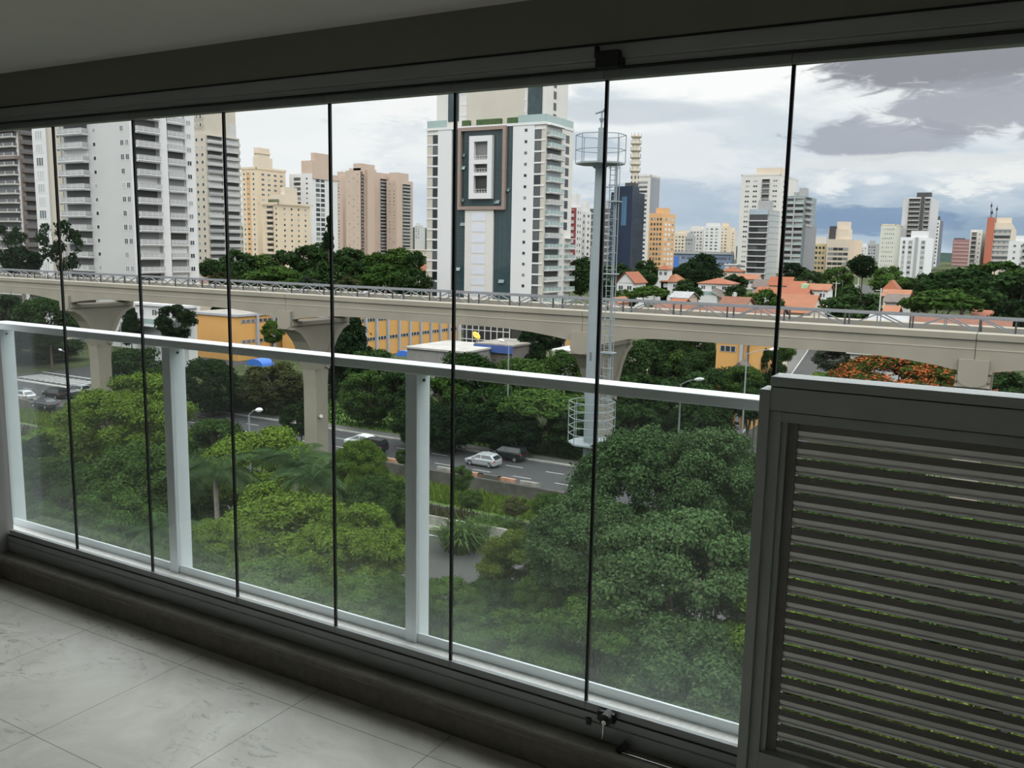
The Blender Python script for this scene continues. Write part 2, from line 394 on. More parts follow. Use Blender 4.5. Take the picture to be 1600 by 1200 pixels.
# the glass panes: glass, a dark seal on its meeting edge, profiles above and below
VX = [-4.56, -3.994, -3.424, -2.865, -2.304, -1.742, -1.180, -0.616, 0.10, 0.66, 1.23, 1.80, 2.39]
for i in range(12):
    x0, x1 = VX[i], VX[i+1]
    up = i >= 7
    zb = 1.442 if up else 0.256
    w = struct(empty('window_%d' % (i+1), ((x0+x1)/2, 2.6, zb)))
    def part(mb, n, m, bev=0.0): return mb.build(n, m, w, origin=((x0+x1)/2, 2.6, zb), bevel=bev)
    part(MB().box(x0+0.004, x1-0.004, 2.596, 2.604, zb, 2.308), 'glass', GLASS)
    part(MB().box(x0+0.001, x1-0.001, 2.572, 2.612, 2.306, 2.331), 'top_profile', ALU)
    if not up:
        part(MB().box(x0+0.001, x1-0.001, 2.590, 2.609, 0.229, 0.256), 'bottom_profile', ALU)
    if i < 11: part(MB().box(x1-0.005, x1+0.005, 2.595, 2.605, zb, 2.306), 'edge_seal', SEAL)

# guard railing standing on the ledge
g = thing('guard_railing', 'silver aluminium guard railing with glass panels standing on the pale stone ledge outside', 'railing', (-2.8, 2.82, 0.15))
O = (-2.8, 2.82, 0.15)
MB().box(-4.93, -0.40, 2.765, 2.865, 1.295, 1.332).build('handrail', SILVER, g, origin=O, bevel=0.004)
PX = [-4.90, -3.502, -2.062, -0.635]
for x in PX:
    p = MB().box(x-0.028, x+0.028, 2.78, 2.87, 0.10, 1.297).build('post', SILVER, g, origin=O, bevel=0.003)
    MB().tube((x+0.0282, 2.825, 1.265), (x+0.034, 2.825, 1.265), 0.006, n=10).build('screw', BLACK, p, origin=O)
for a, b in zip(PX[:-1], PX[1:]):
    MB().box(a+0.028, b-0.028, 2.790, 2.803, 0.179, 0.217).build('bottom_rail', SILVER, g, origin=O, bevel=0.002)
    MB().box(a+0.028, b-0.028, 2.794, 2.801, 0.215, 1.297).build('glass_panel', RGLASS, g, origin=O)

# louvred aluminium panel under the right-hand pane
LX0, LX1 = -0.638, 2.34
O = (0.0, 2.56, 0.15)
lv = thing('louvre_panel', 'dark grey aluminium louvre panel filling the lower right under the short pane', 'louvre panel', O)
fr = MB()
fr.box(LX0, LX0+0.030, 2.535, 2.62, 0.15, 1.402)                   # outer post
fr.box(LX0+0.030, LX0+0.062, 2.550, 2.62, 0.15, 1.340)             # inner post, stepped back
fr.box(LX0+0.062, LX0+0.078, 2.562, 2.62, 0.15, 1.318)
fr.box(LX0+0.030, LX1, 2.540, 2.62, 1.343, 1.410)                  # head
fr.box(LX0+0.030, LX1, 2.546, 2.62, 1.343, 1.345)
fr.box(LX0+0.062, LX1, 2.550, 2.62, 1.310, 1.339)
fr.box(LX0+0.062, LX1, 2.550, 2.62, 0.150, 0.285)                  # foot
fr.box(LX1, LX1+0.05, 2.55, 2.62, 0.15, 1.41)
fr.build('frame', ALUD, lv, origin=O, bevel=0.0015)
MB().box(LX0+0.030, LX1+0.05, 2.532, 2.625, 1.414, 1.442).build('sill_rail', ALUD, lv, origin=O, bevel=0.002)
MB().box(LX0+0.032, LX1+0.05, 2.545, 2.62, 1.408, 1.415).build('shadow_gap', SEAL, lv, origin=O)
MB().box(LX0+0.078, LX0+0.105, 2.575, 2.62, 0.285, 1.310).build('side_jamb', BLADE_SHADE, lv, origin=O)
bl = MB()
# one slat: upright upper leaf coloured as in shade, ribbed lower leaf leaning outwards coloured as lit
prof = [(0.000, 0.0), (0.0035, -0.022), (0.0035, -0.0235), (0.0055, -0.035), (0.0125, -0.036), (0.0125, -0.0405), (0.0060, -0.0415), (0.0095, -0.0493),
        (0.0145, -0.0493), (0.0150, -0.030), (0.004, 0.0)]
n = len(prof)
vs = [(x, y, z) for x in (0.0, 1.0) for y, z in prof]
bl.add(vs, [(i, (i+1) % n, n+(i+1) % n, n+i) for i in range(n)]+[tuple(range(n-1, -1, -1)), tuple(range(n, 2*n))], 0)
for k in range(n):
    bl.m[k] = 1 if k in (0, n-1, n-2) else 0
blm = bl.mesh('louvre_blade', [BLADE_LIT, BLADE_SHADE])
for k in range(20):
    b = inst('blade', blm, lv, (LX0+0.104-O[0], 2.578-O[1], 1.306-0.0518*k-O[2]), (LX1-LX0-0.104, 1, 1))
MB().box(0.050, 0.066, 2.598, 2.606, 0.285, 1.31).build('tie_rod', ALUD, lv, origin=O)

# fittings
O = (-1.15, 2.54, 2.36)
t = thing('top_latch', 'black plastic pane latch fixed to the top track', 'latch', O)
MB().box(-1.186, -1.110, 2.518, 2.545, 2.328, 2.378).build('body', BLACK, t, origin=O, bevel=0.003)
MB().box(-1.190, -1.183, 2.520, 2.545, 2.36, 2.394).build('lever', BLACK, t, origin=O, bevel=0.001)
MB().box(-1.112, -1.098, 2.522, 2.545, 2.333, 2.355).build('catch', BLACK, t, origin=O, bevel=0.002)
O = (-1.10, 2.55, 0.23)
t = thing('pane_lock', 'round black pane lock on the bottom track with a key in it', 'lock', O)
MB().tube((-1.088, 2.590, 0.232), (-1.088, 2.552, 0.232), 0.024, 0.020, 20).build('barrel', BLACK, t, origin=O)
MB().box(-1.125, -1.062, 2.570, 2.592, 0.214, 0.250).build('housing', BLACK, t, origin=O, bevel=0.004)
k = MB(); k.tube((-1.088, 2.553, 0.228), (-1.088, 2.543, 0.228), 0.008, 0.008, 12); k.box(-1.0895, -1.0865, 2.539, 2.545, 0.176, 0.228); k.tube((-1.0895, 2.542, 0.174), (-1.0865, 2.542, 0.174), 0.009, 0.009, 12)
k.build('key', STEEL, t, origin=O)
tag(MB().box(-1.170, -1.153, 2.580, 2.590, 0.180, 0.205).build('track_notch', BLACK, bevel=0.002), 'small black square stop set in the bottom track beside the lock', 'stop')
O = (-1.0, 2.53, 0.16)
t = thing('drop_bolt', 'black drop bolt with a thin bright rod lying along the curb', 'bolt', O)
MB().bar((-1.035, 2.548, 0.138), (-1.008, 2.562, 0.170), 0.016, 0.022).build('handle', BLACK, t, origin=O, bevel=0.002)
MB().tube((-1.02, 2.548, 0.1405), (-0.645, 2.548, 0.1405), 0.0022, n=8).build('rod', STEEL, t, origin=O)
# ================================================================== ground, avenue, canal
ASPH = mat('worn_asphalt', (0.054, 0.055, 0.056), 0.9, var=0.12, scale=0.5, spec=0.15)
ASPH2 = mat('pale_asphalt', (0.060, 0.060, 0.057), 0.9, var=0.10, scale=0.4, spec=0.12)
EARTH = mat('grassy_earth', (0.055, 0.066, 0.032), 0.95, var=0.5, scale=0.25, spec=0.03)
LAWN = mat('short_lawn', (0.085, 0.145, 0.035), 0.95, var=0.3, scale=0.6, spec=0.03)
PAINT = mat('road_paint', (0.42, 0.42, 0.40), 0.8, var=0.15, scale=2)
CONC = mat('raw_concrete', (0.225, 0.203, 0.158), 0.85, var=0.10, scale=0.35, bump=0.05)
CONCD = mat('stained_concrete', (0.24, 0.23, 0.20), 0.9, var=0.55, scale=1.4)
WALLD = mat('mossy_dark_wall', (0.070, 0.066, 0.056), 0.95, var=0.45, scale=0.9)
KERB = mat('kerb_stone', (0.30, 0.295, 0.27), 0.9, var=0.25, scale=1.5)
PAVE = mat('grey_paving', (0.105, 0.103, 0.094), 0.9, var=0.18, scale=0.8)

prof = [(3.0, -22), (60.6, -22), (61.2, -22.05), (62.5, -23.6), (67.6, -23.9), (67.7, -23.0), (72.0, -22.9), (74.2, -22.9), (74.4, -22.03)]
prof += [(y, ground_z(y)) for y in (90, 120, 160, 200, 260, 330, 450, 600, 1000, 2500, 4500)]
gm = MB(); n = len(prof)
for i in range(n-1):
    (y0, z0), (y1, z1) = prof[i], prof[i+1]
    k = 1.0 if y1 < 300 else 1.0+(y1-300)/400
    k0 = 1.0 if y0 < 300 else 1.0+(y0-300)/400
    gm.add([(-620*k0, y0, z0), (260*k0, y0, z0), (260*k, y1, z1), (-620*k, y1, z1)], [(0, 1, 2, 3)])
struct(gm.build('ground', EARTH))

def strip(name, x0, x1, y0, y1, dz, m, follow=True):
    b = MB(); ys = [y for y in np.linspace(y0, y1, max(2, int((y1-y0)/12)+2))]
    for a, c in zip(ys[:-1], ys[1:]):
        b.add([(x0, a, ground_z(a)+dz), (x1, a, ground_z(a)+dz), (x1, c, ground_z(c)+dz), (x0, c, ground_z(c)+dz)], [(0, 1, 2, 3)])
    return struct(b.build(name, m))
av = strip('road_avenue', -300, 130, 75.0, 85.6, 0.03, ASPH)
mk = MB()
for yl in (78.6, 82.2):
    for k in range(60):
        x = -200+k*5.0+(2.0 if yl > 80 else 0); mk.box(x, x+2.2, yl-0.07, yl+0.07, -21.965, -21.955)
mk.box(-300, 130, 75.35, 75.5, -21.965, -21.955)
mk.build('lane_marking', PAINT, av)
struct(MB().box(-300, 130, 85.6, 86.0, -22.1, -21.82).build('road_kerb', KERB))
strip('road_footpath', -120, 130, 86.0, 88.4, 0.05, PAVE)
near = strip('road_service', -62, 130, 45.0, 58.6, 0.02, ASPH2)
nk = MB(); nk.box(-62, 130, 58.0, 58.15, -21.97, -21.965); nk.build('lane_marking', PAINT, near)
# side street climbing away on the right
def street(name, pts, w, m, dz=0.06):
    b = MB(); L_ = []
    for i, (x, y) in enumerate(pts):
        a = Vector(pts[max(0, i-1)]); c = Vector(pts[min(len(pts)-1, i+1)]); d = (c-a).normalized(); nrm = Vector((-d.y, d.x))
        L_.append((Vector((x, y))+nrm*w/2, Vector((x, y))-nrm*w/2))
    for (a, b1), (c, d) in zip(L_[:-1], L_[1:]):
        b.add([(a.x, a.y, ground_z(a.y)+dz), (b1.x, b1.y, ground_z(b1.y)+dz), (d.x, d.y, ground_z(d.y)+dz), (c.x, c.y, ground_z(c.y)+dz)], [(0, 1, 2, 3)])
    return struct(b.build(name, m))
SS = [(-22.5, 86), (-28, 126), (-33, 168), (-38, 208), (-44, 255), (-52, 330), (-62, 430)]
street('road_side_street', SS, 8.4, ASPH2, 0.08)
street('road_side_footpath', [(x-5.6, y) for x, y in SS], 2.4, PAVE, 0.10)
street('road_side_kerb', [(x-4.35, y) for x, y in SS], 0.3, KERB, 0.16)
cs = strip('road_cross_street', -152, -132, 85.7, 260, 0.05, ASPH)
zb = MB()
for k in range(11): zb.box(-149.5+k*1.5, -148.7+k*1.5, 88, 92.5, -21.94, -21.935)
zb.box(-152, -132, 94, 94.5, -21.94, -21.935); zb.box(-152, -132, 86.5, 86.9, -21.94, -21.935)
zb.build('crossing_marking', PAINT, cs)
strip('ground_lawn', -96, -54, 88.5, 101, 0.06, LAWN)
strip('ground_median', -200, 40, 68.0, 74.0, -0.86, LAWN)
# distant wooded ridge
rd = MB(); xs = np.linspace(-3200, 900, 120); rng = np.random.RandomState(4)
h = np.interp(xs, [-1500, -880, -480, 900], [33, 30, 9, 3])+1.6*np.sin(xs/90)+1.2*np.sin(xs/37+1)+rng.rand(len(xs))*1.8
for i in range(len(xs)-1):
    rd.add([(xs[i], 1200, -9), (xs[i+1], 1200, -9), (xs[i+1], 1260, h[i+1]), (xs[i], 1260, h[i]), (xs[i], 1500, -6), (xs[i+1], 1500, -6)], [(0, 1, 2, 3), (3, 2, 5, 4)])
struct(rd.build('hills_ridge', mat('distant_woods', (0.030, 0.048, 0.040), 0.95, var=0.35, scale=0.02, spec=0.0)))
# walls of the canal and edge of the avenue
struct(MB().box(-210, 60, 74.1, 74.5, -23.2, -21.45).build('wall_avenue_edge', WALLD))
struct(MB().box(-210, 60, 67.45, 67.8, -25.2, -22.75).build('wall_canal', WALLD))

# concrete blocks lined up on the avenue edge
blk = MB().prism([(-0.28, 0), (0.28, 0), (0.2, 0.75), (-0.2, 0.75)], 'x', -1.1, 1.1).mesh('barrier_block', [CONCD])
BL = [('concrete block on the avenue edge at the far left beside the dark cars', 33, 645, 0), ('second concrete block on the avenue edge behind the dark saloon', 62, 649, 0),
      ('third concrete block on the avenue edge left of the first glass seam', 86, 652, 0), ('orange-painted concrete block on the avenue edge right of the middle tree', 612, 727, 1),
      ('concrete block beside the small roadside bush left of the silver car', 697, 739, 0),
      ('red and white painted block in front of the silver car', 742, 746, 1), ('dark stained block in front of the silver car', 765, 749, 2),
      ('pale pinkish block on the avenue edge right of the silver car', 792, 755, 1), ('long pale block on the avenue edge left of the grey mast', 828, 761, 0)]
OR = mat('faded_orange_paint', (0.36, 0.20, 0.13), 0.85, var=0.5, scale=1.2)
for lab, px, py, k in BL:
    p = atY(px, py, 74.8)
    o = inst('concrete_barrier', blk, None, (p.x, 74.78, -21.97), (0.95+0.3*(k == 2), 0.8, 1.15), 0.0, [CONCD, OR, WALLD][k])
    tag(o, lab, 'barrier', 'barrier blocks along the avenue')
jb = MB().prism([(-0.40, 0), (0.40, 0), (0.38, 0.18), (0.18, 0.42), (0.12, 1.15), (-0.12, 1.15), (-0.18, 0.42), (-0.38, 0.18)], 'x', -1.95, 1.95).mesh('jersey_barrier', [CONCD])
a = atZ(684, 823, -22); b = atZ(826, 846, -22)
JL = ['stained concrete jersey barrier by the service road left of the black seam', 'stained concrete jersey barrier on the service road just right of the black seam',
      'concrete jersey barrier half behind the reeds on the service road', 'concrete jersey barrier at the right end, against the yellowish tree']
for i in range(4):
    x = a.x+0.6+i*3.95-1.0
    tag(inst('jersey_barrier', jb, None, (x, 59.6+i*0.15, -22.0), (0.97, 1, 1), 0.03), JL[i], 'barrier', 'jersey barriers by the service road')

# ================================================================== monorail
PIERS = [-101.2, -64.9, -31.6, -2.6]
PLAB = ['tall Y-shaped concrete monorail pier at far left, left of the yellow building', 'Y-shaped concrete monorail pier standing on the avenue in front of the yellow building',
        'concrete monorail pier directly behind the grey mast', 'concrete monorail pier on the right above the louvre panel']
half = [(69.6, -22.0), (69.6, -13.2), (69.45, -11.4), (69.0, -9.8), (68.2, -8.3), (67.3, -7.35), (66.5, -6.95), (66.0, -6.85), (66.0, -5.55), (67.1, -5.55), (67.1, -6.1), (68.3, -6.1)]
yc = 70.5
poly = half+[(2*yc-y, z) for y, z in reversed(half)]
for x, lab in zip(PIERS, PLAB):
    r = thing('monorail_pier', lab, 'pier', (x, yc, -22), 0, 'monorail piers')
    O = (x, yc, -22)
    MB().prism(poly, 'x', x-0.88, x+0.88).build('shaft', CONC, r, origin=O)
    for s in (-1, 1):
        # raised border of the Y, leaving the centre panel recessed
        e = MB()
        for (a0, z0), (a1, z1) in zip(half[2:7], half[3:8]):
            for sg in (1, -1):
                ya0, ya1 = (a0, a1) if sg > 0 else (2*yc-a0, 2*yc-a1)
                e.add([(x+s*0.88, ya0, z0), (x+s*0.88, ya1, z1), (x+s*0.88, ya1+sg*0.55, z1+0.25), (x+s*0.88, ya0+sg*0.55, z0+0.25),
                       (x+s*1.06, ya0, z0), (x+s*1.06, ya1, z1), (x+s*1.06, ya1+sg*0.55, z1+0.25), (x+s*1.06, ya0+sg*0.55, z0+0.25)],
                      [(0, 1, 2, 3), (4, 7, 6, 5), (0, 4, 5, 1), (1, 5, 6, 2), (2, 6, 7, 3), (3, 7, 4, 0)])
        e.box(x+s*0.88-0.01, x+s*1.06, 66.2, 74.8, -6.5, -6.1)
        e.build('border', CONC, r, origin=O)
    for sy in (66.0, 74.2):
        arc = [(x-0.9, -5.0), (x-0.9, -6.3)]+[(x+0.9*math.cos(PI+PI*q/8), -6.3+0.55*math.sin(PI+PI*q/8)) for q in range(1, 8)]+[(x+0.9, -6.3), (x+0.9, -5.0)]
        MB().prism(arc, 'y', sy-0.05, sy+0.85).build('bracket', CONC, r, origin=O)
MB().tube((PIERS[1]+0.88, 70.2, -16.5), (PIERS[1]+1.25, 69.9, -16.3), 0.16, 0.2, 10).build('flood_lamp', mat('lamp_grey', (0.35, 0.35, 0.34), 0.5), bpy.data.objects['monorail_pier.001'], origin=(PIERS[1], yc, -22))

ends = [-300, -137.5]+PIERS+[28, 58]
SPL = ['beyond the left wall', 'at far left, left of the first pier', 'between the first and second piers', 'between the yellow building pier and the grey mast', 'between the grey mast and the right-hand pier', 'at the far right past the last pier', 'beyond the right end']
def beam_span(name, lab, x0, x1, y0, y1, grp):
    """track beam: flange, web with ledge, haunched soffit"""
    r = thing(name, lab, 'beam', ((x0+x1)/2, (y0+y1)/2, -5.0), 0, grp); O = ((x0+x1)/2, (y0+y1)/2, -5.0)
    b = MB(); N = 14
    def sof(t):
        u = abs(2*t-1); return -5.12-0.85*max(0.0, (u-0.45)/0.55)**2.0
    for i in range(N):
        xa, xb = x0+(x1-x0)*i/N, x0+(x1-x0)*(i+1)/N; za, zb = sof(i/N), sof((i+1)/N)
        b.add([(xa, y0, za), (xb, y0, zb), (xb, y1, zb), (xa, y1, za), (xa, y0, -4.28), (xb, y0, -4.28), (xb, y1, -4.28), (xa, y1, -4.28)],
              [(0, 3, 2, 1), (0, 1, 5, 4), (2, 3, 7, 6)]+([(0, 4, 7, 3)] if i == 0 else [])+([(1, 2, 6, 5)] if i == N-1 else []))
    b.box(x0, x1, y0+0.06, y1-0.06, -4.28, -3.66)
    b.box(x0, x1, y0-0.03, y1+0.03, -4.33, -4.27, 1)
    b.build('web', [CONC, mat('pale_concrete_edge', (0.32, 0.295, 0.24), 0.85, var=0.1)], r, origin=O)
    MB().box(x0, x1, y0-0.08, y1+0.08, -3.70, -3.26).build('flange', CONC, r, origin=O, bevel=0.03)
    return r
for i in range(len(ends)-1):
    beam_span('monorail_beam', 'near concrete monorail beam span '+SPL[i], ends[i]+0.02, ends[i+1]-0.02, 66.25, 67.65, 'near monorail beams')
    beam_span('monorail_beam', 'far concrete monorail beam span '+SPL[i], ends[i]+0.02, ends[i+1]-0.02, 73.2, 74.6, 'far monorail beams')
RAILM = mat('galvanised_steel', (0.19, 0.195, 0.20), 0.5, 0.3, var=0.1, scale=2)
RAILD = mat('dark_steel', (0.05, 0.052, 0.055), 0.55, 0.2, var=0.1, scale=2)
_units = {}
def unit_bar(w, m):
    k = (w, m.name)
    if k not in _units: _units[k] = MB().box(-w/2, w/2, -w/2, w/2, 0, 1).mesh('bar', [m])
    return _units[k]
def place_bar(name, p0, p1, w, m, parent, O):
    p0 = Vector(p0); p1 = Vector(p1); d = p1-p0
    o = inst(name, unit_bar(w, m), parent, p0-Vector(O), (1, 1, d.length))
    o.rotation_euler = d.to_track_quat('Z', 'Y').to_euler(); return o
def walkway(x0, x1, lab):
    """emergency walkway between the two beams: grating deck and a trussed parapet on each side"""
    O = ((x0+x1)/2, 70.4, -3.6)
    r = thing('walkway_truss', lab, 'walkway', O, 0, 'monorail walkway sections')
    MB().box(x0, x1, 69.55, 71.25, -3.66, -3.58).build('deck', RAILM, r, origin=O)
    n = max(2, round((x1-x0)/2.2)); dx = (x1-x0)/n
    for j, y in enumerate((69.5, 71.3)):
        if j and x0 > -60: pass
        MB().box(x0, x1, y-0.06, y+0.06, -2.52, -2.38).build('top_rail', RAILM, r, origin=O)
        MB().box(x0, x1, y-0.05, y+0.05, -3.62, -3.52).build('bottom_rail', RAILM, r, origin=O)
        for k in range(n+1):
            place_bar('upright', (x0+k*dx, y, -3.55), (x0+k*dx, y, -2.42), 0.11 if k % 2 else 0.08, RAILD if k % 2 else RAILM, r, O)
            if k < n:
                a, c = (x0+k*dx, x0+(k+1)*dx) if k % 2 else (x0+(k+1)*dx, x0+k*dx)
                place_bar('brace', (a, y, -3.5), (c, y, -2.5), 0.09, RAILM, r, O)
for i in range(1, len(ends)-1):
    walkway(max(ends[i], -137.5), min(ends[i+1], 40), 'steel monorail walkway truss '+SPL[i])

# ================================================================== telecom mast
MAST = mat('mast_grey_paint', (0.205, 0.235, 0.24), 0.55, 0.1, var=0.06, scale=0.8)
O = (-22.95, 50.0, -22.0)
t = thing('telecom_mast', 'tall grey telecom mast with two caged platforms in front of the monorail', 'mast', O)
def mp(mb, n, m=MAST, **k): return mb.build(n, m, t, origin=O, **k)
cx, cyy = -22.98, 50.0
s = MB(); s.tube((cx, cyy, -22), (cx, cyy, -8), 0.52, 0.47, 20); s.tube((cx, cyy, -8), (cx, cyy, 2.0), 0.47, 0.40, 20); s.tube((cx, cyy, 2.0), (cx, cyy, 6.8), 0.34, 0.28, 20); s.tube((cx, cyy, 6.8), (cx, cyy, 9.0), 0.20, 0.18, 14)
mp(s, 'tower', smooth=False)
mp(MB().tube((cx, cyy, 9.0), (cx, cyy, 9.9), 0.06, 0.05, 8), 'tip_rod')
mp(MB().tube((cx, cyy, 9.35), (cx, cyy, 9.55), 0.10, 0.16, 10), 'finial')
b = MB(); b.tube((cx-0.42, cyy, 9.86), (cx+0.3, cyy, 10.02), 0.05, 0.09, 8); b.add([(cx-0.1, cyy-0.02, 9.95), (cx+0.34, cyy-0.16, 10.15), (cx+0.34, cyy+0.16, 10.15), (cx+0.1, cyy, 9.92)], [(0, 1, 2), (0, 2, 3), (1, 3, 2), (0, 3, 1)])
mp(b, 'beacon_arm')
def cage(zf, r, rails, floor_name):
    p = MB(); p.prism([(cx+r*math.cos(2*PI*(i+0.5)/8), cyy+r*math.sin(2*PI*(i+0.5)/8)) for i in range(8)], 'z', zf-0.10, zf); mp(p, floor_name)
    q = MB(); q.tube((cx, cyy, zf-0.32), (cx, cyy, zf-0.1), 0.38, 0.55, 14); mp(q, 'collar')
    for z in rails:
        e = MB(); pts = [(cx+r*math.cos(2*PI*(i+0.5)/8), cyy+r*math.sin(2*PI*(i+0.5)/8), zf+z) for i in range(9)]
        e.path(pts, 0.028, 5); mp(e, 'guard_ring')
    for i in range(8):
        a = 2*PI*(i+0.5)/8
        e = MB().tube((cx+r*math.cos(a), cyy+r*math.sin(a), zf), (cx+r*math.cos(a), cyy+r*math.sin(a), zf+rails[-1]), 0.03, n=6); mp(e, 'stanchion')
cage(6.95, 1.50, (0.75, 1.62), 'upper_platform')
cage(-10.25, 1.45, (0.55, 1.05, 1.6, 2.1, 2.6), 'lower_platform')
# caged ladder on the right-hand side
lx, ly = cx+0.95, cyy-0.15
for dx in (-0.2, 0.2):
    mp(MB().tube((lx+dx, ly, -10.2), (lx+dx, ly, 6.9), 0.03, n=6), 'ladder_rail')
rgm = MB().tube((-0.2, 0, 0), (0.2, 0, 0), 0.016, n=5).mesh('ladder_rung', [MAST])
for k in range(57): inst('ladder_rung', rgm, t, (lx-O[0], ly-O[1], -10.0+0.3*k-O[2]))
for a in (-0.45, 0.15, 0.5):
    mp(MB().tube((lx+0.35+a*0.3, ly-0.35+abs(a)*0.3, -7.5), (lx+0.35+a*0.3, ly-0.35+abs(a)*0.3, 6.9), 0.028, n=5), 'cage_bar')
for k in range(15):
    z = -7.4+k*1.0; e = MB(); e.path([(lx-0.2, ly, z), (lx-0.15, ly-0.38, z), (lx+0.3, ly-0.42, z), (lx+0.52, ly-0.2, z), (lx+0.2, ly, z)], 0.02, 5); mp(e, 'cage_hoop')
for z in (-4.5, 0.3, 4.6):
    mp(MB().box(lx-0.25, lx+0.6, ly-0.45, ly+0.1, z, z+0.07), 'rest_bracket')
for z in (-9, -6, -3, 0, 3, 5.5): mp(MB().bar((cx+0.3, cyy, z), (lx, ly, z), 0.06, 0.06), 'ladder_stay')
mp(MB().box(cx-0.06, cx+0.04, cyy-0.50, cyy-0.44, -5.0, -4.5), 'hatch', mat('hatch_dark', (0.1, 0.11, 0.11), 0.6))

# ================================================================== street lamps and utility poles
LAMPW = mat('lamp_housing_white', (0.70, 0.72, 0.72), 0.4, var=0.05)
def lamp(lab, x, y, zb, zt, arm, az=0.0):
    r = thing('street_lamp', lab, 'street lamp', (x, y, zb), az, 'street lamps')
    MB().tube((0, 0, 0), (0, 0, zt-zb), 0.11, 0.065, 8).build('pole', MAST, r)
    MB().path([(0, 0, zt-zb-0.05), (arm*0.45, 0, zt-zb+0.35), (arm*0.8, 0, zt-zb+0.5)], 0.045, 6).build('arm', MAST, r)
    h = MB(); L_ = arm*0.75
    for (a0, r0), (a1, r1) in zip(((0, .06), (.25, .15), (.6, .17), (.85, .07)), ((.25, .15), (.6, .17), (.85, .07), (.9, .02))):
        h.tube((L_+a0, 0, zt-zb+0.48+a0*0.15), (L_+a1, 0, zt-zb+0.48+a1*0.15), r0, r1, 8)
    h.build('lamp_head', LAMPW, r)
p = atD(389, 648, 62); lamp('street lamp with a white head rising above the bright green tree', p.x, p.y, -22, p.z, 1.3, -0.25)
p = atY(188, 502, 90); lamp('slim street lamp right of the first monorail pier', p.x, p.y, -22, p.z, 1.0, PI)
p = atY(1167, 552, 92); lamp('street lamp with a long arm beside the side street', p.x, p.y, -22, p.z, 3.0, 0.3)
p = atY(795, 540, 90); lamp('tall lamp post among the dark trees right of the black seam', p.x, p.y, -22, p.z, 0.8, PI)
p = atY(1064, 600, 78); lamp('street lamp rising from the trees just behind the handrail', p.x, p.y, -22, p.z, 1.6, 0.2)
p = atY(105, 553, 88); lamp('curved-arm street lamp at the crossing on the far left', p.x, p.y, -22, p.z, 1.8, PI)
POLEC = mat('concrete_pole', (0.42, 0.42, 0.41), 0.85, var=0.1)
UT = [(1286, 455, 470, 230, 'utility pole beside the white house with the green gable'), (1295, 445, 470, 250, 'tall utility pole at the foot of the side street'), (1307, 440, 470, 275, 'utility pole on the side street, second up the hill'),
      (1317, 437, 465, 300, 'utility pole on the side street, third up the hill'), (1329, 436, 460, 330, 'utility pole on the side street, fourth up the hill'), (1342, 430, 455, 370, 'thin utility pole at the top of the side street'),
      (1377, 450, 500, 190, 'utility pole left of the small orange-roofed houses'), (1274, 478, 520, 245, 'utility pole in front of the large orange roof')]
for px, yt, yb, d, lab in UT:
    q = atD(px, yt, d); zb = ground_z(q.y)
    r = thing('utility_pole', lab, 'pole', (q.x, q.y, zb), 0, 'utility poles on the side street')
    MB().tube((0, 0, 0), (0, 0, q.z-zb), 0.20, 0.13, 8).build('shaft', POLEC, r)
    MB().box(-1.1, 1.1, -0.06, 0.06, q.z-zb-0.6, q.z-zb-0.45).build('crossarm', POLEC, r)
# ================================================================== towers of the skyline
WDARK = window_mat('dark_panes', (0.020, 0.024, 0.026), (0.30, 0.31, 0.30), thr=0.62)
WMID = window_mat('grey_panes', (0.06, 0.07, 0.075), (0.42, 0.43, 0.42), thr=0.45)
WPALE = window_mat('pale_shutters', (0.10, 0.10, 0.10), (0.62, 0.61, 0.59), rough=0.5, thr=0.2)
WGREEN = window_mat('green_panes', (0.045, 0.085, 0.085), (0.22, 0.32, 0.31), thr=0.35)
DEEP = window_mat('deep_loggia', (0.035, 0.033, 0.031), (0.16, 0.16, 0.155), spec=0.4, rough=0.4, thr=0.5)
FRW = mat('white_frames', (0.62, 0.62, 0.60), 0.6, var=0.04)
FRD = mat('dark_frames', (0.05, 0.05, 0.052), 0.6, var=0.1)
BGRN = mat('greenish_balcony_glass', (0.27, 0.345, 0.325), 0.15, var=0.08, spec=0.8)
BGRY = mat('grey_balcony_rail', (0.36, 0.36, 0.35), 0.5, var=0.08)
BDRK = mat('dark_balcony_rail', (0.11, 0.11, 0.11), 0.5, var=0.1)
PLW = mat('white_render', (0.545, 0.54, 0.53), 0.9, var=0.04, scale=0.12)
PLW2 = mat('warm_white_render', (0.52, 0.50, 0.465), 0.9, var=0.04, scale=0.12)
PLG = mat('light_grey_render', (0.43, 0.425, 0.41), 0.9, var=0.05, scale=0.12)
PLB = mat('beige_render', (0.44, 0.395, 0.325), 0.9, var=0.05, scale=0.12)
PLC = mat('cream_render', (0.565, 0.46, 0.335), 0.9, var=0.06, scale=0.12)
PLC2 = mat('pale_cream_render', (0.54, 0.46, 0.365), 0.9, var=0.06, scale=0.12)
PLP = mat('pinkish_brick_render', (0.43, 0.33, 0.265), 0.9, var=0.06, scale=0.12)
PLO = mat('orange_render', (0.56, 0.335, 0.165), 0.9, var=0.06, scale=0.12)
BRN = mat('brown_cladding', (0.16, 0.125, 0.11), 0.8, var=0.1, scale=0.3)
SAND = mat('sand_panel', (0.43, 0.395, 0.335), 0.9, var=0.05, scale=0.2)
BLUEG = mat('dark_blue_curtain_glass', (0.012, 0.020, 0.038), 0.2, var=0.6, scale=0.25, spec=0.3)
TEAL = mat('teal_curtain_glass', (0.026, 0.045, 0.049), 0.10, var=0.6, scale=0.35, spec=0.6)
GRYC = mat('grey_cladding', (0.30, 0.30, 0.295), 0.7, var=0.08, scale=0.3)
REDC = mat('dark_red_cladding', (0.20, 0.045, 0.045), 0.8, var=0.1)
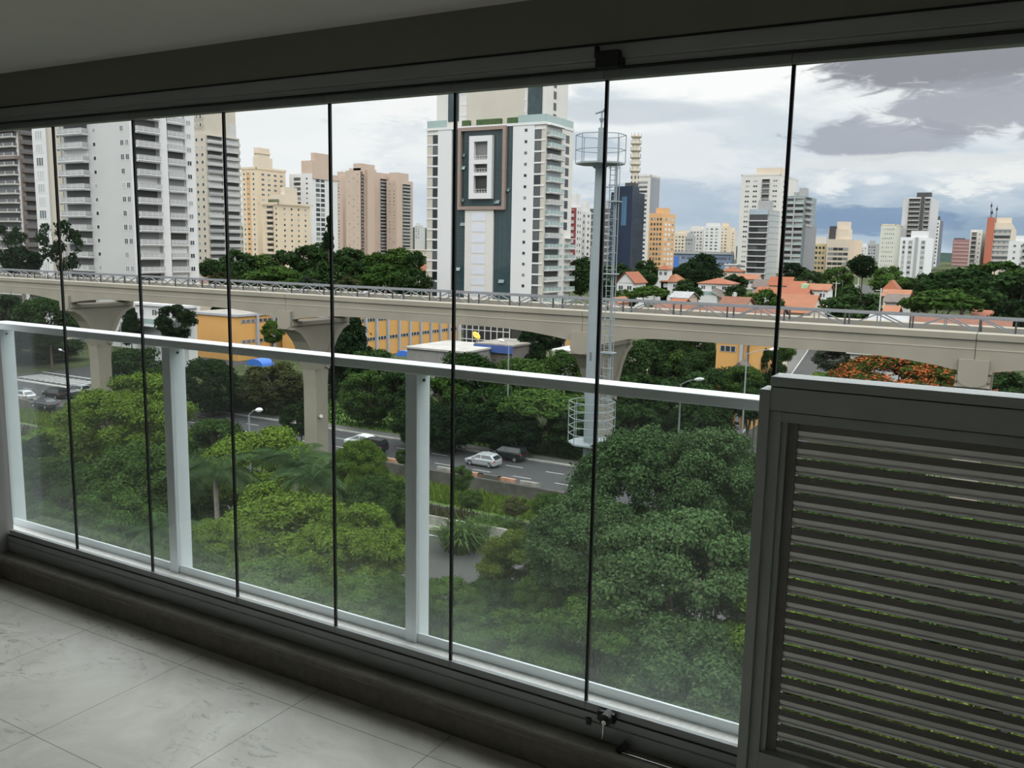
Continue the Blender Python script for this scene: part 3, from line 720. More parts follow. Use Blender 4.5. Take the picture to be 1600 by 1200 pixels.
TERR = mat('terracotta_cladding', (0.36, 0.115, 0.07), 0.85, var=0.08)

def u_win(m0, m1, mull=0, fr=0.07):
    b = MB()
    b.box(-.5, .5, -.05, 0, 0, fr, 0); b.box(-.5, .5, -.05, 0, 1-fr, 1, 0); b.box(-.5, -.5+fr, -.05, 0, fr, 1-fr, 0); b.box(.5-fr, .5, -.05, 0, fr, 1-fr, 0)
    for k in range(mull):
        x = -.5+(k+1)/(mull+1); b.box(x-fr/2, x+fr/2, -.045, 0, fr, 1-fr, 0)
    b.box(-.5+fr, .5-fr, -.02, 0, fr, 1-fr, 1)
    return b.mesh('window', [m0, m1])
RAILS = {}
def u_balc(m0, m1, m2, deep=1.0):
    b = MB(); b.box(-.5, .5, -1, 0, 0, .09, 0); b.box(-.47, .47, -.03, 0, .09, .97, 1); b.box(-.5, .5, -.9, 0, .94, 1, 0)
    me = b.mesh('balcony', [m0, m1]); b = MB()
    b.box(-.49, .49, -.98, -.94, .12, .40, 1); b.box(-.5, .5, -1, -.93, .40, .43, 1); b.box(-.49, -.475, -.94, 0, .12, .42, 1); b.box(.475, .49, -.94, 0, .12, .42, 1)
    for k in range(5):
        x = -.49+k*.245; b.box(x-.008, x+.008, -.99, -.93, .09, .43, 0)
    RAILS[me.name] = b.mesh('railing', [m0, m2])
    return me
def u_box(m): return MB().box(-.5, .5, -1, 0, 0, 1).mesh('band', [m])
WBLK = window_mat('black_panes', (0.012, 0.014, 0.016), (0.07, 0.075, 0.078), thr=0.5)
UW = {'kb': u_win(FRD, WBLK, 0, .04), 'd': u_win(FRW, WDARK), 'd1': u_win(FRW, WDARK, 1), 'p': u_win(FRW, WPALE, 1), 'm': u_win(FRD, WMID), 'm2': u_win(FRW, WMID, 2), 'k': u_win(FRD, WDARK, 0, .05), 'g': u_win(FRW, WGREEN, 0, .05),
      'kk': u_win(FRD, WDARK, 2, .04), 'loggia': u_win(FRW, DEEP, 2, .05)}
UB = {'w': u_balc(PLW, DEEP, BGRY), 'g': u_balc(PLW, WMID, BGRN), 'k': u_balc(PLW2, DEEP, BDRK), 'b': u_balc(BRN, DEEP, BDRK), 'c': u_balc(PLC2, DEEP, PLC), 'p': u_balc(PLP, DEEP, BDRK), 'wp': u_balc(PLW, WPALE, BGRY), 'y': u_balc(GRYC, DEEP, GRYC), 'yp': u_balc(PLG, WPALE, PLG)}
_ub = {}
def ubox(m):
    if m.name not in _ub: _ub[m.name] = u_box(m)
    return _ub[m.name]

class Tower:
    def __init__(s, name, label, px0, px1, px2, pyT, d, wall, depth=None, zb=None, cat='building', group=None):
        s.Y = atD(px1, hor(px1), d).y
        s.x0 = atY(px0, hor(px0), s.Y).x; s.x1 = atY(px1, hor(px1), s.Y).x
        s.zt = atY(px1, pyT, s.Y).z
        s.D = depth or (s.uS(px2)-s.Y if px2 > px1 else 14.0)
        s.zb = ground_z(s.Y) if zb is None else zb
        s.O = Vector(((s.x0+s.x1)/2, s.Y, s.zb)); s.mpx = d/FPX
        s.root = thing(name, label, cat, s.O, 0, group)
        if wall: MB().box(s.x0, s.x1, s.Y, s.Y+s.D, s.zb-1, s.zt).build('wall', wall, s.root, origin=s.O)
    def uS(s, px):
        r = ray(px, hor(px)); return s.x1/r[0]*r[1]
    def u(s, face, px):
        return atY(px, hor(px), s.Y).x if face == 'f' else s.uS(px)
    def z(s, py, px=None, face='f'):
        """height of picture row py on the front plane"""
        px = px if px is not None else 800+FPX*0; return atY(px, py, s.Y).z
    def place(s, name, me, face, u0, u1, z, h, dep=1.0, off=0.0):
        w = abs(u1-u0); uc = (u0+u1)/2
        if face == 'f': loc = (uc-s.O.x, s.Y-off-s.O.y, z-s.O.z); rz = 0
        else: loc = (s.x1+off-s.O.x, uc-s.O.y, z-s.O.z); rz = PI/2
        return inst(name, me, s.root, loc, (w, dep, h), rz)
    def wins(s, face, pa, pb, n, top, pitch, rows, h, k='d', frac=0.6, name='window', skip=None, off=0.0):
        a, b = s.u(face, pa), s.u(face, pb); w = (b-a)/n
        for r in range(rows):
            z = s.zt-top-r*pitch-h
            if z < s.zb: break
            for c in range(n):
                if skip and skip(r, c): continue
                m = a+w*(c+.5); s.place(name, UW[k], face, m-w*frac/2, m+w*frac/2, z, h, 1.0, off)
    def balc(s, face, pa, pb, top, pitch, rows, k='w', dep=1.4, ks=None, skip=None, h=None):
        a, b = s.u(face, pa), s.u(face, pb)
        for r in range(rows):
            z = s.zt-top-(r+1)*pitch
            if z < s.zb: break
            if skip and skip(r): continue
            me = UB[(ks[r % len(ks)] if ks else k)]
            o = s.place('balcony', me, face, a, b, z, h or pitch*0.985, dep); inst('railing', RAILS[me.name], o, (0, 0, 0))
    def bands(s, face, pa, pb, top, pitch, rows, h, m, dep=0.12, name='floor_band'):
        a, b = s.u(face, pa), s.u(face, pb)
        for r in range(rows):
            z = s.zt-top-r*pitch-h
            if z < s.zb: break
            s.place(name, ubox(m), face, a, b, z, h, dep)
    def panel(s, face, pa, pb, t0, t1, m, dep=0.2, name='panel', off=0.0):
        """a plate on the face between depths t0 and t1 below the roof line (metres)"""
        a, b = s.u(face, pa), s.u(face, pb)
        return s.place(name, ubox(m), face, a, b, s.zt-t1, t1-t0, dep, off)
    def crown(s, pa, pb, h, m, y0=2.0, y1=None, name='roof_house', zoff=0.0):
        a, b = s.u('f', pa), min(s.u('f', pb), s.x1-.25-.03*abs(h)-.05*y0); a = min(a, b-3.0)
        MB().box(a, b, s.Y+y0, s.Y+min(y1 if y1 else s.D-2, s.D-.5), s.zt+zoff, s.zt+zoff+h).build(name, m, s.root, origin=s.O)
    def parapet(s, m, h=0.9, o=0.25):
        p = MB(); t = 0.3
        p.box(s.x0-o, s.x1+o, s.Y-o, s.Y-o+t, s.zt-.4, s.zt+h); p.box(s.x0-o, s.x1+o, s.Y+s.D+o-t, s.Y+s.D+o, s.zt-.4, s.zt+h)
        p.box(s.x0-o, s.x0-o+t, s.Y-o, s.Y+s.D+o, s.zt-.4, s.zt+h); p.box(s.x1+o-t, s.x1+o, s.Y-o, s.Y+s.D+o, s.zt-.4, s.zt+h)
        p.build('parapet', m, s.root, origin=s.O)

# --- far left: white and brown tower
t = Tower('apartment_tower', 'apartment tower with brown and white balcony bands at the far left edge', -70, 38, 72, 96, 300, PLW, )
for k in range(7): pass
t.balc('f', -20, 36, 2.0, 3.05, 25, 'k', 1.5)
t.balc('f', -70, -22, 2.0, 3.05, 25, 'w', 1.0)
t.balc('s', 40, 70, 1.0, 3.05, 25, 'b', 1.2)
t.panel('f', -70, 38, 20.5, 21.6, BRN, 1.7, 'cornice_band'); t.panel('f', -70, 38, 29.4, 30.5, BRN, 1.7, 'cornice_band')
t.panel('s', 38, 44, 0, 62, BRN, .5, 'brown_pier')

# --- big white tower with balconies, left
t = Tower('apartment_tower', 'big white balconied apartment tower behind the left glass panes', 63, 210, 308, 110, 195, PLG)
O_ = 1.7; P_ = 3.0; NR = 22
t.panel('f', 63, 84, 0, 70, PLW, .5, 'wall_bay')
t.wins('f', 66, 80, 1, O_, P_, NR, 2.1, 'm2', .8, off=.5)
t.panel('f', 84, 104, 0, 70, PLB, .15, 'wall_bay')
t.wins('f', 97, 104, 1, O_+.3, P_, NR, 1.5, 'kb', .5, off=.15)
t.balc('f', 108, 146, .3, P_, NR, 'w', 1.7, ks=['w', 'wp', 'w', 'w'])
t.wins('f', 150, 160, 1, O_+.4, P_, NR, .9, 'd', .45)
t.wins('f', 194, 209, 2, O_+.2, P_, NR, 1.3, 'd1', .75, skip=lambda r, c: c == 1 and r % 3 == 0)
t.panel('s', 210, 213, 0, 70, PLW, .5, 'wall_bay')
t.balc('s', 214, 250, .3, P_, NR, 'w', 1.7, ks=['w', 'w', 'wp', 'w', 'w'])
t.panel('s', 251, 263, 0, 70, PLW, .9, 'wall_bay')
t.balc('s', 264, 292, .3, P_, NR, 'w', 1.0, ks=['wp', 'w', 'wp', 'w'])
t.panel('s', 293, 308, 0, 70, PLW, .3, 'wall_bay')
t.wins('s', 294, 304, 1, O_+.4, P_, NR, 1.1, 'd1', .7, off=.3)

# --- grey-beige stepped tower
t = Tower('apartment_tower', 'grey and beige stepped apartment tower just right of the big white tower', 298, 326, 378, 208, 340, PLB)
t.crown(304, 326, 9, PLB, 1, 12); t.crown(308, 326, 15, PLB, 10, 22); t.crown(302, 326, 5, PLG, 12, 40); t.wins('f', 306, 322, 3, -7, 3, 2, 1.6, 'd', .5)
t.wins('f', 300, 325, 3, 1.5, 2.75, 20, 1.3, 'd', .42)
t.balc('s', 328, 350, .5, 2.75, 19, 'y', 1.3, ks=['yp', 'yp', 'y', 'yp', 'y']); t.balc('s', 356, 376, .5, 2.75, 19, 'w', 1.3, ks=['yp', 'wp', 'w', 'yp'])
t.panel('s', 350, 356, 0, 55, PLG, .6, 'wall_bay')

# --- cream tower with water tank
t = Tower('apartment_tower', 'cream apartment tower with a square water tank on its roof', 380, 403, 448, 263, 545, PLC)
t.crown(404, 424, 7, PLC2, 1, 14, 'tank_base'); t.crown(401, 419, 12.5, PLC2, 2, 12, 'water_tank'); t.crown(400, 420, 1.0, PLC, 1.5, 12.5, 'tank_cap', 9)
t.panel('f', 388, 393, 2, 60, PLO, .25, 'orange_strip')
t.wins('f', 381, 387, 1, 2.5, 3.0, 19, 1.4, 'd', .4); t.wins('f', 395, 402, 1, 2.5, 3.0, 19, 1.4, 'd', .4); t.wins('f', 388.6, 392.4, 1, 2.5, 3.0, 19, 1.0, 'k', .8, off=.25)
t.wins('s', 408, 446, 4, 2.5, 3.0, 11, 1.4, 'd1', .5)
t.parapet(PLC)
# --- lower cream block in front
t = Tower('apartment_block', 'lower cream apartment block with a broad roof cornice beside the water tank tower', 411, 436, 485, 318, 505, PLC)
t.parapet(PLC2, .6, 1.3)
t.crown(416, 452, 5.2, PLC2, 3, 16, 'penthouse'); t.crown(430, 450, 9.5, PLC2, 6, 16, 'penthouse'); t.crown(462, 470, 5, PLC2, 10, 16, 'penthouse')
t.balc('f', 418, 428, 1.0, 3.0, 14, 'c', 1.2); t.wins('f', 429, 436, 1, 2.0, 3.0, 14, 1.4, 'd', .45)
t.wins('s', 440, 483, 4, 2.0, 3.0, 14, 1.4, 'd', .28)
t.panel('f', 417, 433, -2.5, -.5, mat('roof_planter', (0.09, 0.11, 0.06), 0.9, var=.4), .3, 'planter', -2)
# --- white tower with brown top
t = Tower('apartment_tower', 'white apartment tower with a brown roof storey between cream and pink towers', 454, 488, 528, 271, 560, PLW)
t.crown(471, 512, 8, PLP, 1, 17); t.crown(487, 515, 13, PLP, 4, 17); t.panel('s', 490, 528, -.5, 3, PLP, .4, 'brown_band')
t.wins('f', 460, 472, 1, 2.2, 3.0, 20, 1.9, 'kk', .85); t.wins('f', 478, 484, 1, 2.4, 3.0, 20, 1.2, 'd', .5)
t.wins('s', 494, 509, 2, 2.8, 3.0, 20, 2.0, 'kk', .8)
# --- pink towers
t = Tower('apartment_tower', 'tall pinkish-brown apartment tower with a dark central slot', 541, 564, 608, 266, 780, PLP)
t.crown(552, 574, 6.0, PLP, 1, 20); t.crown(545, 570, 2, PLP, 1, 22)
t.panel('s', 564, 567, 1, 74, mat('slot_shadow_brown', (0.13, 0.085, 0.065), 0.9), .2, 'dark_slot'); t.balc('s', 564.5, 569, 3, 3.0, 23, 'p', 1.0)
t.panel('s', 572, 583, -1, 74, PLP, 2.0, 'wall_bay')
t.wins('f', 543, 563, 3, 3, 3.0, 24, 1.1, 'd', .22, skip=lambda r, c: (r+c) % 2)
t.balc('s', 594.5, 607, 5, 3.0, 22, 'w', 1.2, ks=['y'])
t = Tower('apartment_tower', 'pinkish-brown apartment tower second from the left, its balconies on the right corner', 604, 620, 645, 281, 800, PLP)
t.crown(607, 625, 6.5, PLP, 1, 18)
t.wins('f', 606, 619, 2, 3, 3.0, 20, 1.1, 'd', .25)
t.balc('s', 629, 641, 3, 3.0, 20, 'w', 1.2, ks=['y'])
t = Tower('apartment_tower', 'narrow pinkish-brown tower half hidden left of the tallest pink one', 524, 536, 548, 275, 830, PLP)
t.crown(527, 534, 4, PLP, 1, 8); t.wins('f', 526, 534, 1, 4, 3.0, 22, 1.1, 'd', .3)

# --- the white tower in the middle
t = Tower('apartment_tower', 'white tower with a brown-framed glass front in the middle of the view', 668, 848, 890, 190, 244, PLW2)
fl = 2.99
zt = t.zt
t.crown(672, 840, 20, PLW2, 3.0, 16, 'upper_block')
for pa, pb in ((690, 706), (812, 834)):
    a, b = t.u('f', pa), t.u('f', pb)
    MB().box(a, b, t.Y+2.8, t.Y+3.2, zt+2, zt+19).build('upper_glazing', TEAL, t.root, origin=t.O)
for pa, pb in ((727, 733), (786, 793)):
    for k in range(5):
        a, b = t.u('f', pa), t.u('f', pb)
        inst('window', UW['g'], t.root, ((a+b)/2-t.O.x, 3.0, zt+1.0+k*3.0-t.O.z), (b-a, 1, 2.1))
for k in range(6): inst('window', UW['k'], t.root, (t.u('f', 840)-t.O.x+0.01, 8, zt+1.0+k*3.0-t.O.z), (1.6, 1, 2.0), PI/2)
for k in range(1, 6):
    MB().box(t.u('f', 708), t.u('f', 810), t.Y+2.93, t.Y+3.05, zt+k*3.0+.3, zt+k*3.0+.9).build('floor_band', PLW, t.root, origin=t.O)
MB().box(t.u('f', 718), t.u('f', 806), t.Y+2.9, t.Y+3.05, zt, zt+19).build('sand_field', SAND, t.root, origin=t.O)
# terrace rail and planters
for pa, pb in ((667, 697), (806, 848)): t.panel('f', pa, pb, -2.0, .1, BGRN, .12, 'terrace_glass')
t.panel('s', 848, 890, -2.0, .1, BGRN, .12, 'terrace_glass')
t.panel('f', 666, 850, 0.0, .7, PLW, .35, 'cornice_band'); t.panel('s', 848, 891, 0, .7, PLW, .35, 'cornice_band')
HED = mat('hedge_planter_green', (0.05, 0.085, 0.03), .95, var=.5, scale=2)
for pa, pb in ((718, 730), (740, 778), (787, 806)):
    a, b = t.u('f', pa), t.u('f', pb)
    MB().box(a, b, t.Y+.4, t.Y+1.5, zt, zt+1.7).build('roof_planter', HED, t.root, origin=t.O, bevel=.2)
# left window column
t.panel('f', 667, 678, .8, 52, SAND, .1, 'sand_field')
t.wins('f', 676, 684.5, 1, 2.0, fl, 19, 2.4, 'kb', 1.0, off=.12)
t.panel('f', 684, 705, .8, 52, PLW, .25, 'wall_bay')
t.panel('f', 706, 799, .8, 56, TEAL, .12, 'curtain_glass')
gl = MB()
for k in range(20):
    z = zt-1.2-k*fl; gl.box(t.u('f', 706), t.u('f', 799), t.Y-.16, t.Y-.1, z, z+.12)
for px in (711, 716, 772, 778, 785, 792): x = t.u('f', px); gl.box(x-.05, x+.05, t.Y-.16, t.Y-.1, zt-52, zt-1)
gl.build('mullion', FRD, t.root, origin=t.O)
for px, py in ((722, 240), (722, 260), (791, 294), (724, 348), (716, 418), (785, 437), (721, 310), (776, 313)):
    x = t.u('f', px); z = t.z(py, px); MB().prism([(0, 0), (-.45, -.9), (-.5, -.9), (-.05, 0.02)], 'x', -.9, .9).build('open_vent', WGREEN, t.root, (x-t.O.x, -.15, z-t.O.z))
# brown picture frame with white inner frame and loggias
BF = mat('brown_frame_stone', (0.235, 0.175, 0.145), .8, var=.08, scale=.4)
zA, zB = t.z(199, 750), t.z(328, 750)
xa, xb = t.u('f', 717), t.u('f', 790)
f = MB(); w = .95
f.box(xa, xb, t.Y-1.1, t.Y, zA-w, zA); f.box(xa, xb, t.Y-1.1, t.Y, zB, zB+w); f.box(xa, xa+w, t.Y-1.1, t.Y, zB+w, zA-w); f.box(xb-w, xb, t.Y-1.1, t.Y, zB+w, zA-w)
f.build('picture_frame', BF, t.root, origin=t.O)
ya, yb = t.u('f', 735), t.u('f', 770); zC, zD = t.z(213, 750), t.z(311, 750)
xl, xr = t.u('f', 742.5), t.u('f', 763)
f = MB(); zs = [(222, 250), (257, 270), (275, 302)]
f.box(ya, xl, t.Y-1.3, t.Y-.1, zD, zC); f.box(xr, yb, t.Y-1.3, t.Y-.1, zD, zC)
prev = zC
for a, b in zs:
    f.box(xl, xr, t.Y-1.3, t.Y-.1, t.z(a, 750), prev); prev = t.z(b, 750)
f.box(xl, xr, t.Y-1.3, t.Y-.1, zD, prev)
f.build('loggia_frame', PLW, t.root, origin=t.O)
for a, b in zs:
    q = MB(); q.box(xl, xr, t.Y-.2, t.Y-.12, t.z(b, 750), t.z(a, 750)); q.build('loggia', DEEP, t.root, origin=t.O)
    q = MB(); z0 = t.z(b, 750); q.box(xl, xr, t.Y-1.2, t.Y-1.15, z0+.25, z0+.32); q.box(xl, xr, t.Y-1.2, t.Y-1.15, z0+1.0, z0+1.07)
    for k in range(6): x = xl+(xr-xl)*k/5; q.box(x-.03, x+.03, t.Y-1.2, t.Y-1.15, z0, z0+1.05)
    q.build('loggia_rail', FRW, t.root, origin=t.O)
# white shaft below the frame with lilac panels
z0 = t.zb; MB().box(t.u('f', 728), t.u('f', 772), t.Y-.7, t.Y, z0, zB+.1).build('white_shaft', PLW2, t.root, origin=t.O)
LIL = mat('lilac_grey_panel', (0.52, 0.53, 0.57), .6, var=.04)
for k in range(10):
    z = zB-.9-k*fl; MB().box(t.u('f', 739), t.u('f', 760), t.Y-.76, t.Y-.7, z-2.2, z).build('lilac_panel', LIL, t.root, origin=t.O)
# right of the glass: plain wall with small windows, window column, sand field, balconies
t.panel('f', 799, 832, .8, 58, PLW, .25, 'wall_bay')
for k in range(18):
    a = t.u('f', 819); t.place('small_window', UW['k'], 'f', a-.4, a+.4, zt-2.4-k*fl, .75, 1, .25)
t.panel('f', 843, 849, .8, 58, SAND, .1, 'sand_field')
t.wins('f', 832.5, 842, 1, 2.0, fl, 19, 2.45, 'kb', 1.0, off=.12)
for k in range(19): t.panel('f', 832, 848.5, 1.5+k*fl, 1.95+k*fl, PLW, .22, 'floor_band')
for k in range(19): t.panel('f', 667, 684.5, 1.5+k*fl, 1.95+k*fl, PLW, .22, 'floor_band')
t.balc('s', 850, 872, .6, fl, 19, 'g', 1.5, ks=['g', 'g', 'w', 'g', 'g', 'g', 'w'])
t.panel('s', 872, 890, .8, 58, PLW2, .2, 'wall_bay')
t.wins('s', 878, 884, 1, 2.2, fl, 9, 2.1, 'kb', .9, off=.2)
t.balc('s', 881, 892, .6+fl*10, fl, 9, 'g', 1.6)

# --- beyond: towers between the white tower and the mast
t = Tower('apartment_tower', 'white tower with dark red edging right behind the middle white tower', 876, 899, 908, 323, 420, PLW)
t.crown(880, 896, 6, PLW, 1, 6); t.panel('f', 889, 899, .5, 60, REDC, .2, 'red_field'); t.balc('f', 887, 896, 1.5, 3.0, 20, 'w', .8)
t.wins('s', 900, 907, 2, 2.0, 3.0, 16, 1.2, 'k', .35)
t = Tower('apartment_tower', 'plain white tower with square windows left of the mast', 904, 914, 922, 330, 430, PLW)
t.crown(908, 914, 5, PLW, 1, 5); t.wins('f', 905, 913, 2, 1.6, 3.0, 18, 1.2, 'k', .4); t.wins('s', 915, 921, 1, 1.6, 3.0, 18, 1.2, 'k', .4)
t = Tower('office_block', 'dark grey office block partly behind the mast', 920, 952, 958, 326, 460, mat('charcoal_cladding', (0.085, 0.085, 0.09), .6, var=.15, scale=.3))
t.bands('f', 920, 952, 2, 3.4, 20, .9, GRYC); t.crown(925, 945, 3, GRYC, 1, 8)
t = Tower('apartment_tower', 'slim white-grey tower behind the dark blue glass tower', 988, 1012, 1026, 275, 600, PLW2)
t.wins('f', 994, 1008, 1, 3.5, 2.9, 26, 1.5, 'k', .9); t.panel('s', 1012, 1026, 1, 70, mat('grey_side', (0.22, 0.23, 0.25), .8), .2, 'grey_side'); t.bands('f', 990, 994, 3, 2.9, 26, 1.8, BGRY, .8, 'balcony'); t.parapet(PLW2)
t = Tower('antenna_tower', 'cream ringed communications tower above the dark blue glass building', 976, 991, 991, 222, 412, None, depth=4.2, zb=-2)
c = Vector(((t.x0+t.x1)/2, t.Y+3.0, 0)); hh = t.zt
ANT = mat('antenna_cream', (0.55, 0.49, 0.40), .85, var=.12, scale=.5)
r0 = (t.x1-t.x0)*.36
MB().tube((c.x, c.y, 0), (c.x, c.y, hh+3.5), r0*1.05, r0*.95, 16).build('shaft', ANT, t.root, origin=t.O)
for k in range(6):
    z = hh+2.6-k*3.05
    b = MB(); b.tube((c.x, c.y, z-.6), (c.x, c.y, z), r0*1.15, r0*1.5, 16); b.tube((c.x, c.y, z), (c.x, c.y, z+.25), r0*1.5, r0*1.5, 16); b.build('ring_platform', ANT, t.root, origin=t.O)
    for j in range(8):
        a = j*PI/4+k*.3; MB().tube((c.x+r0*1.4*math.cos(a), c.y+r0*1.4*math.sin(a), z+.2), (c.x+r0*1.4*math.cos(a), c.y+r0*1.4*math.sin(a), z+1.7), .12, n=5).build('antenna', GRYC, t.root, origin=t.O)
for k in range(5):
    z = hh-16-k*2.6
    for j in range(6):
        a = j*PI/3; MB().box(-.3, .3, -.15, .05, 0, 1.2).build('dark_opening', FRD, t.root, (c.x+r0*1.0*math.cos(a)-t.O.x, c.y+r0*1.0*math.sin(a)-t.O.y, z-t.O.z), a+PI/2)
t = Tower('office_tower', 'dark blue mirror-glass office tower right of the mast', 952, 985, 1004, 300, 380, BLUEG)
t.panel('f', 966, 988, -2.2, 80, BLUEG, 2.2, 'centre_bay'); t.crown(956, 988, 2.5, BLUEG, 1, 8); t.crown(970, 984, 4, FRD, 2, 7)
BLU2 = mat('lighter_blue_glass', (0.035, 0.085, 0.14), .1, var=.4, scale=.3, spec=.6)
t.panel('f', 972, 980, 2, 14, BLU2, 2.35, 'bright_panes'); t.panel('f', 953, 962, 2, 48, mat('blue_glass_left', (0.030, 0.052, 0.085), .15, var=.4, scale=.3, spec=0.5), .2, 'left_bay')
m = MB()
for k in range(22):
    z = t.zt-2-k*2.2; m.box(t.x0, t.x1, t.Y-.28, t.Y-.2, z, z+.1); m.box(t.x1+.02, t.x1+.08, t.Y, t.Y+t.D, z, z+.1)
for k in range(14): x = t.x0+(t.x1-t.x0)*k/14; m.box(x, x+.1, t.Y-.26, t.Y-.02, t.zb, t.zt-1)
m.build('mullion', FRD, t.root, origin=t.O)
t = Tower('apartment_block', 'orange apartment block with rows of dark square windows', 1012, 1034, 1053, 333, 420, PLO)
t.crown(1020, 1038, 2.5, PLO, 2, 10)
t.wins('f', 1014, 1033, 4, 2.2, 2.3, 12, 1.2, 'k', .55); t.wins('s', 1036, 1052, 3, 2.2, 2.3, 12, 1.2, 'p', .6)

# --- distant low skyline centre
FARG = 'distant blocks left of the tall right tower'
for px0, px1, px2, pyT, d, w, lab, nc, nr, k in [
    (1053, 1074, 1080, 365, 850, PLC2, 'distant cream block just right of the orange one', 4, 9, 'k'), (1076, 1097, 1104, 358, 900, PLW2, 'distant pale block third from the orange one', 4, 10, 'm'),
    (1070, 1082, 1086, 369, 760, GRYC, 'low grey block in front of the distant cream ones', 3, 7, 'k'), (1099, 1122, 1126, 353, 880, PLW, 'distant white tower with vertical window strips', 3, 12, 'm'),
    (1123, 1136, 1141, 353, 920, PLC, 'distant ochre tower at the right of the low skyline', 2, 12, 'd'), (1138, 1146, 1150, 360, 960, PLC2, 'narrow cream block touching the tall right tower', 2, 9, 'd'),
    (1355, 1368, 1373, 381, 900, GRYC, 'small grey block far off left of the pale green-white tower', 3, 7, 'k'), (1345, 1354, 1358, 384, 1100, PLW, 'tiny white block far off behind the dark tree', 2, 4, 'm'),
    (648, 656, 660, 352, 1400, PLG, 'tiny grey tower on the ridge left of the middle white tower', 2, 6, 'm'), (656, 661, 664, 355, 1450, PLG, 'tiny second tower on the ridge beside the grey one', 1, 5, 'm')]:
    t = Tower('apartment_block', lab, px0, px1, px2, pyT, d, w)
    t.wins('f', px0+.5, px1-.5, nc, 2.5, 3.2, nr, 1.5, k, .5)
    t.crown(px0+2, px1-3, 3, w, 1, 8)
t = Tower('long_building', 'long low blue-grey building with a row of windows behind the trees', 1048, 1144, 1148, 398, 560, mat('blue_grey_wall', (0.17, 0.22, 0.33), .7, var=.1, scale=.2))
t.crown(1050, 1146, 1.6, GRYC, -1, 10, 'roof'); t.wins('f', 1062, 1142, 26, 1.8, 3.2, 2, 1.6, 'm', .7); t.panel('f', 1048, 1061, 2, 9, mat('bright_blue_panel', (0.05, 0.14, 0.42), .6), .3, 'blue_panel')

# --- tall white tower right
t = Tower('apartment_tower', 'tall off-white tower with a flat roof house left of the right glass seam', 1152, 1212, 1240, 273, 520, PLW2)
t.crown(1173, 1217, 4.2, PLC2, 2, 14); t.parapet(PLW2, .5, .1)
for pa, pb, n in ((1156, 1180, 2), (1198, 1211, 1)): t.wins('f', pa, pb, n, 2.8, 2.9, 24, 1.2, 'd1', .62)
t.balc('f', 1184, 1196, 2.2, 2.9, 17, 'k', .8)
t.wins('s', 1215, 1221, 1, 2.8, 2.9, 10, 1.2, 'd', .4)
# --- dark office in front
t = Tower('office_block', 'dark-windowed office block with grey side in front of the tall white tower', 1167, 1197, 1214, 327, 400, GRYC)
t.panel('f', 1168, 1196, 2.3, 34, FRD, .05, 'window_wall'); t.panel('f', 1168, 1196, 0, 2.3, mat('pale_blue_glass', (0.30, 0.36, 0.40), .2, spec=.8), .2, 'top_glass'); t.crown(1178, 1196, 4, GRYC, 2, 9)
t.bands('f', 1166, 1198, 4.8, 2.6, 12, .5, mat('silver_band', (0.42, 0.42, 0.42), .5), .7); t.wins('f', 1169, 1196, 2, 5.6, 2.6, 11, 1.7, 'kb', .96, off=.08)
t.panel('s', 1198, 1214, 1, 34, mat('grey_grid_glass', (0.34, 0.35, 0.35), .3, var=.15, scale=.6, spec=.7), .15, 'side_glass'); t.bands('s', 1197, 1214, 2, 2.6, 13, .4, GRYC, .25)
# --- glass balcony tower
t = Tower('apartment_tower', 'glassy grey-green balcony tower right of the glass seam', 1224, 1252, 1270, 306, 450, mat('sage_glass_wall', (0.17, 0.21, 0.21), .35, var=.2, scale=.3, spec=.7))
t.crown(1232, 1258, 2.0, GRYC, 3, 10); t.crown(1246, 1258, 4, GRYC, 2, 9)
t.balc('f', 1224, 1236, 1.0, 2.9, 15, 'g', 1.3, ks=['g', 'y']); t.balc('f', 1238, 1251, 1.0, 2.9, 15, 'y', 1.3, ks=['g', 'g', 'y'])
t.panel('f', 1236, 1238, 0, 50, GRYC, 1.4, 'pier'); t.panel('s', 1253, 1270, 14, 50, mat('dark_grey_wall', (0.20, 0.20, 0.205), .8), 1.0, 'lower_bay'); t.balc('s', 1253, 1262, .5, 2.9, 5, 'y', 1.2)
# --- right-hand group
t = Tower('apartment_block', 'ochre block with dark windows right of the glassy tower', 1264, 1290, 1294, 381, 500, mat('ochre_render', (0.50, 0.40, 0.24), .9, var=.08, scale=.2))
t.wins('f', 1267, 1289, 4, 1.5, 2.8, 10, 1.4, 'k', .6); t.crown(1270, 1285, 4, PLW2, 2, 8)
t = Tower('office_block', 'broad cream block with ribbon windows behind the side street', 1291, 1326, 1346, 374, 480, PLC2)
t.crown(1290, 1322, 5.5, PLC2, 3, 14); t.crown(1302, 1320, 9.5, PLC2, 5, 13); t.crown(1292, 1302, 7, FRD, 2.4, 6, 'dark_tank')
t.wins('f', 1293, 1325, 4, 4.5, 2.6, 7, 1.5, 'kk', .92); t.panel('s', 1326, 1346, 0, 30, mat('peach_side', (0.52, 0.41, 0.31), .9), .1, 'side_wall')
t = Tower('apartment_tower', 'pale greenish-white tower left of the black-and-white one', 1373, 1396, 1406, 351, 600, mat('pale_green_white', (0.49, 0.49, 0.43), .9, var=.05, scale=.2))
t.wins('f', 1376, 1395, 6, 2.5, 3.0, 15, 1.2, 'd', .35); t.parapet(PLC2, .4, .1)
t = Tower('apartment_tower', 'tall grey-white tower with dark balconies and a dark central stripe', 1404, 1448, 1460, 308, 620, mat('cool_white_render', (0.42, 0.415, 0.42), .9, var=.04, scale=.2))
t.crown(1424, 1446, 3.2, FRD, 1, 9, 'dark_roof_house'); t.panel('f', 1432, 1437, 0, 60, FRD, .9, 'dark_stripe')
t.balc('f', 1413, 1431, .8, 3.05, 19, 'k', 1.0); t.balc('f', 1438, 1454-8, .8, 3.05, 19, 'k', 1.0)
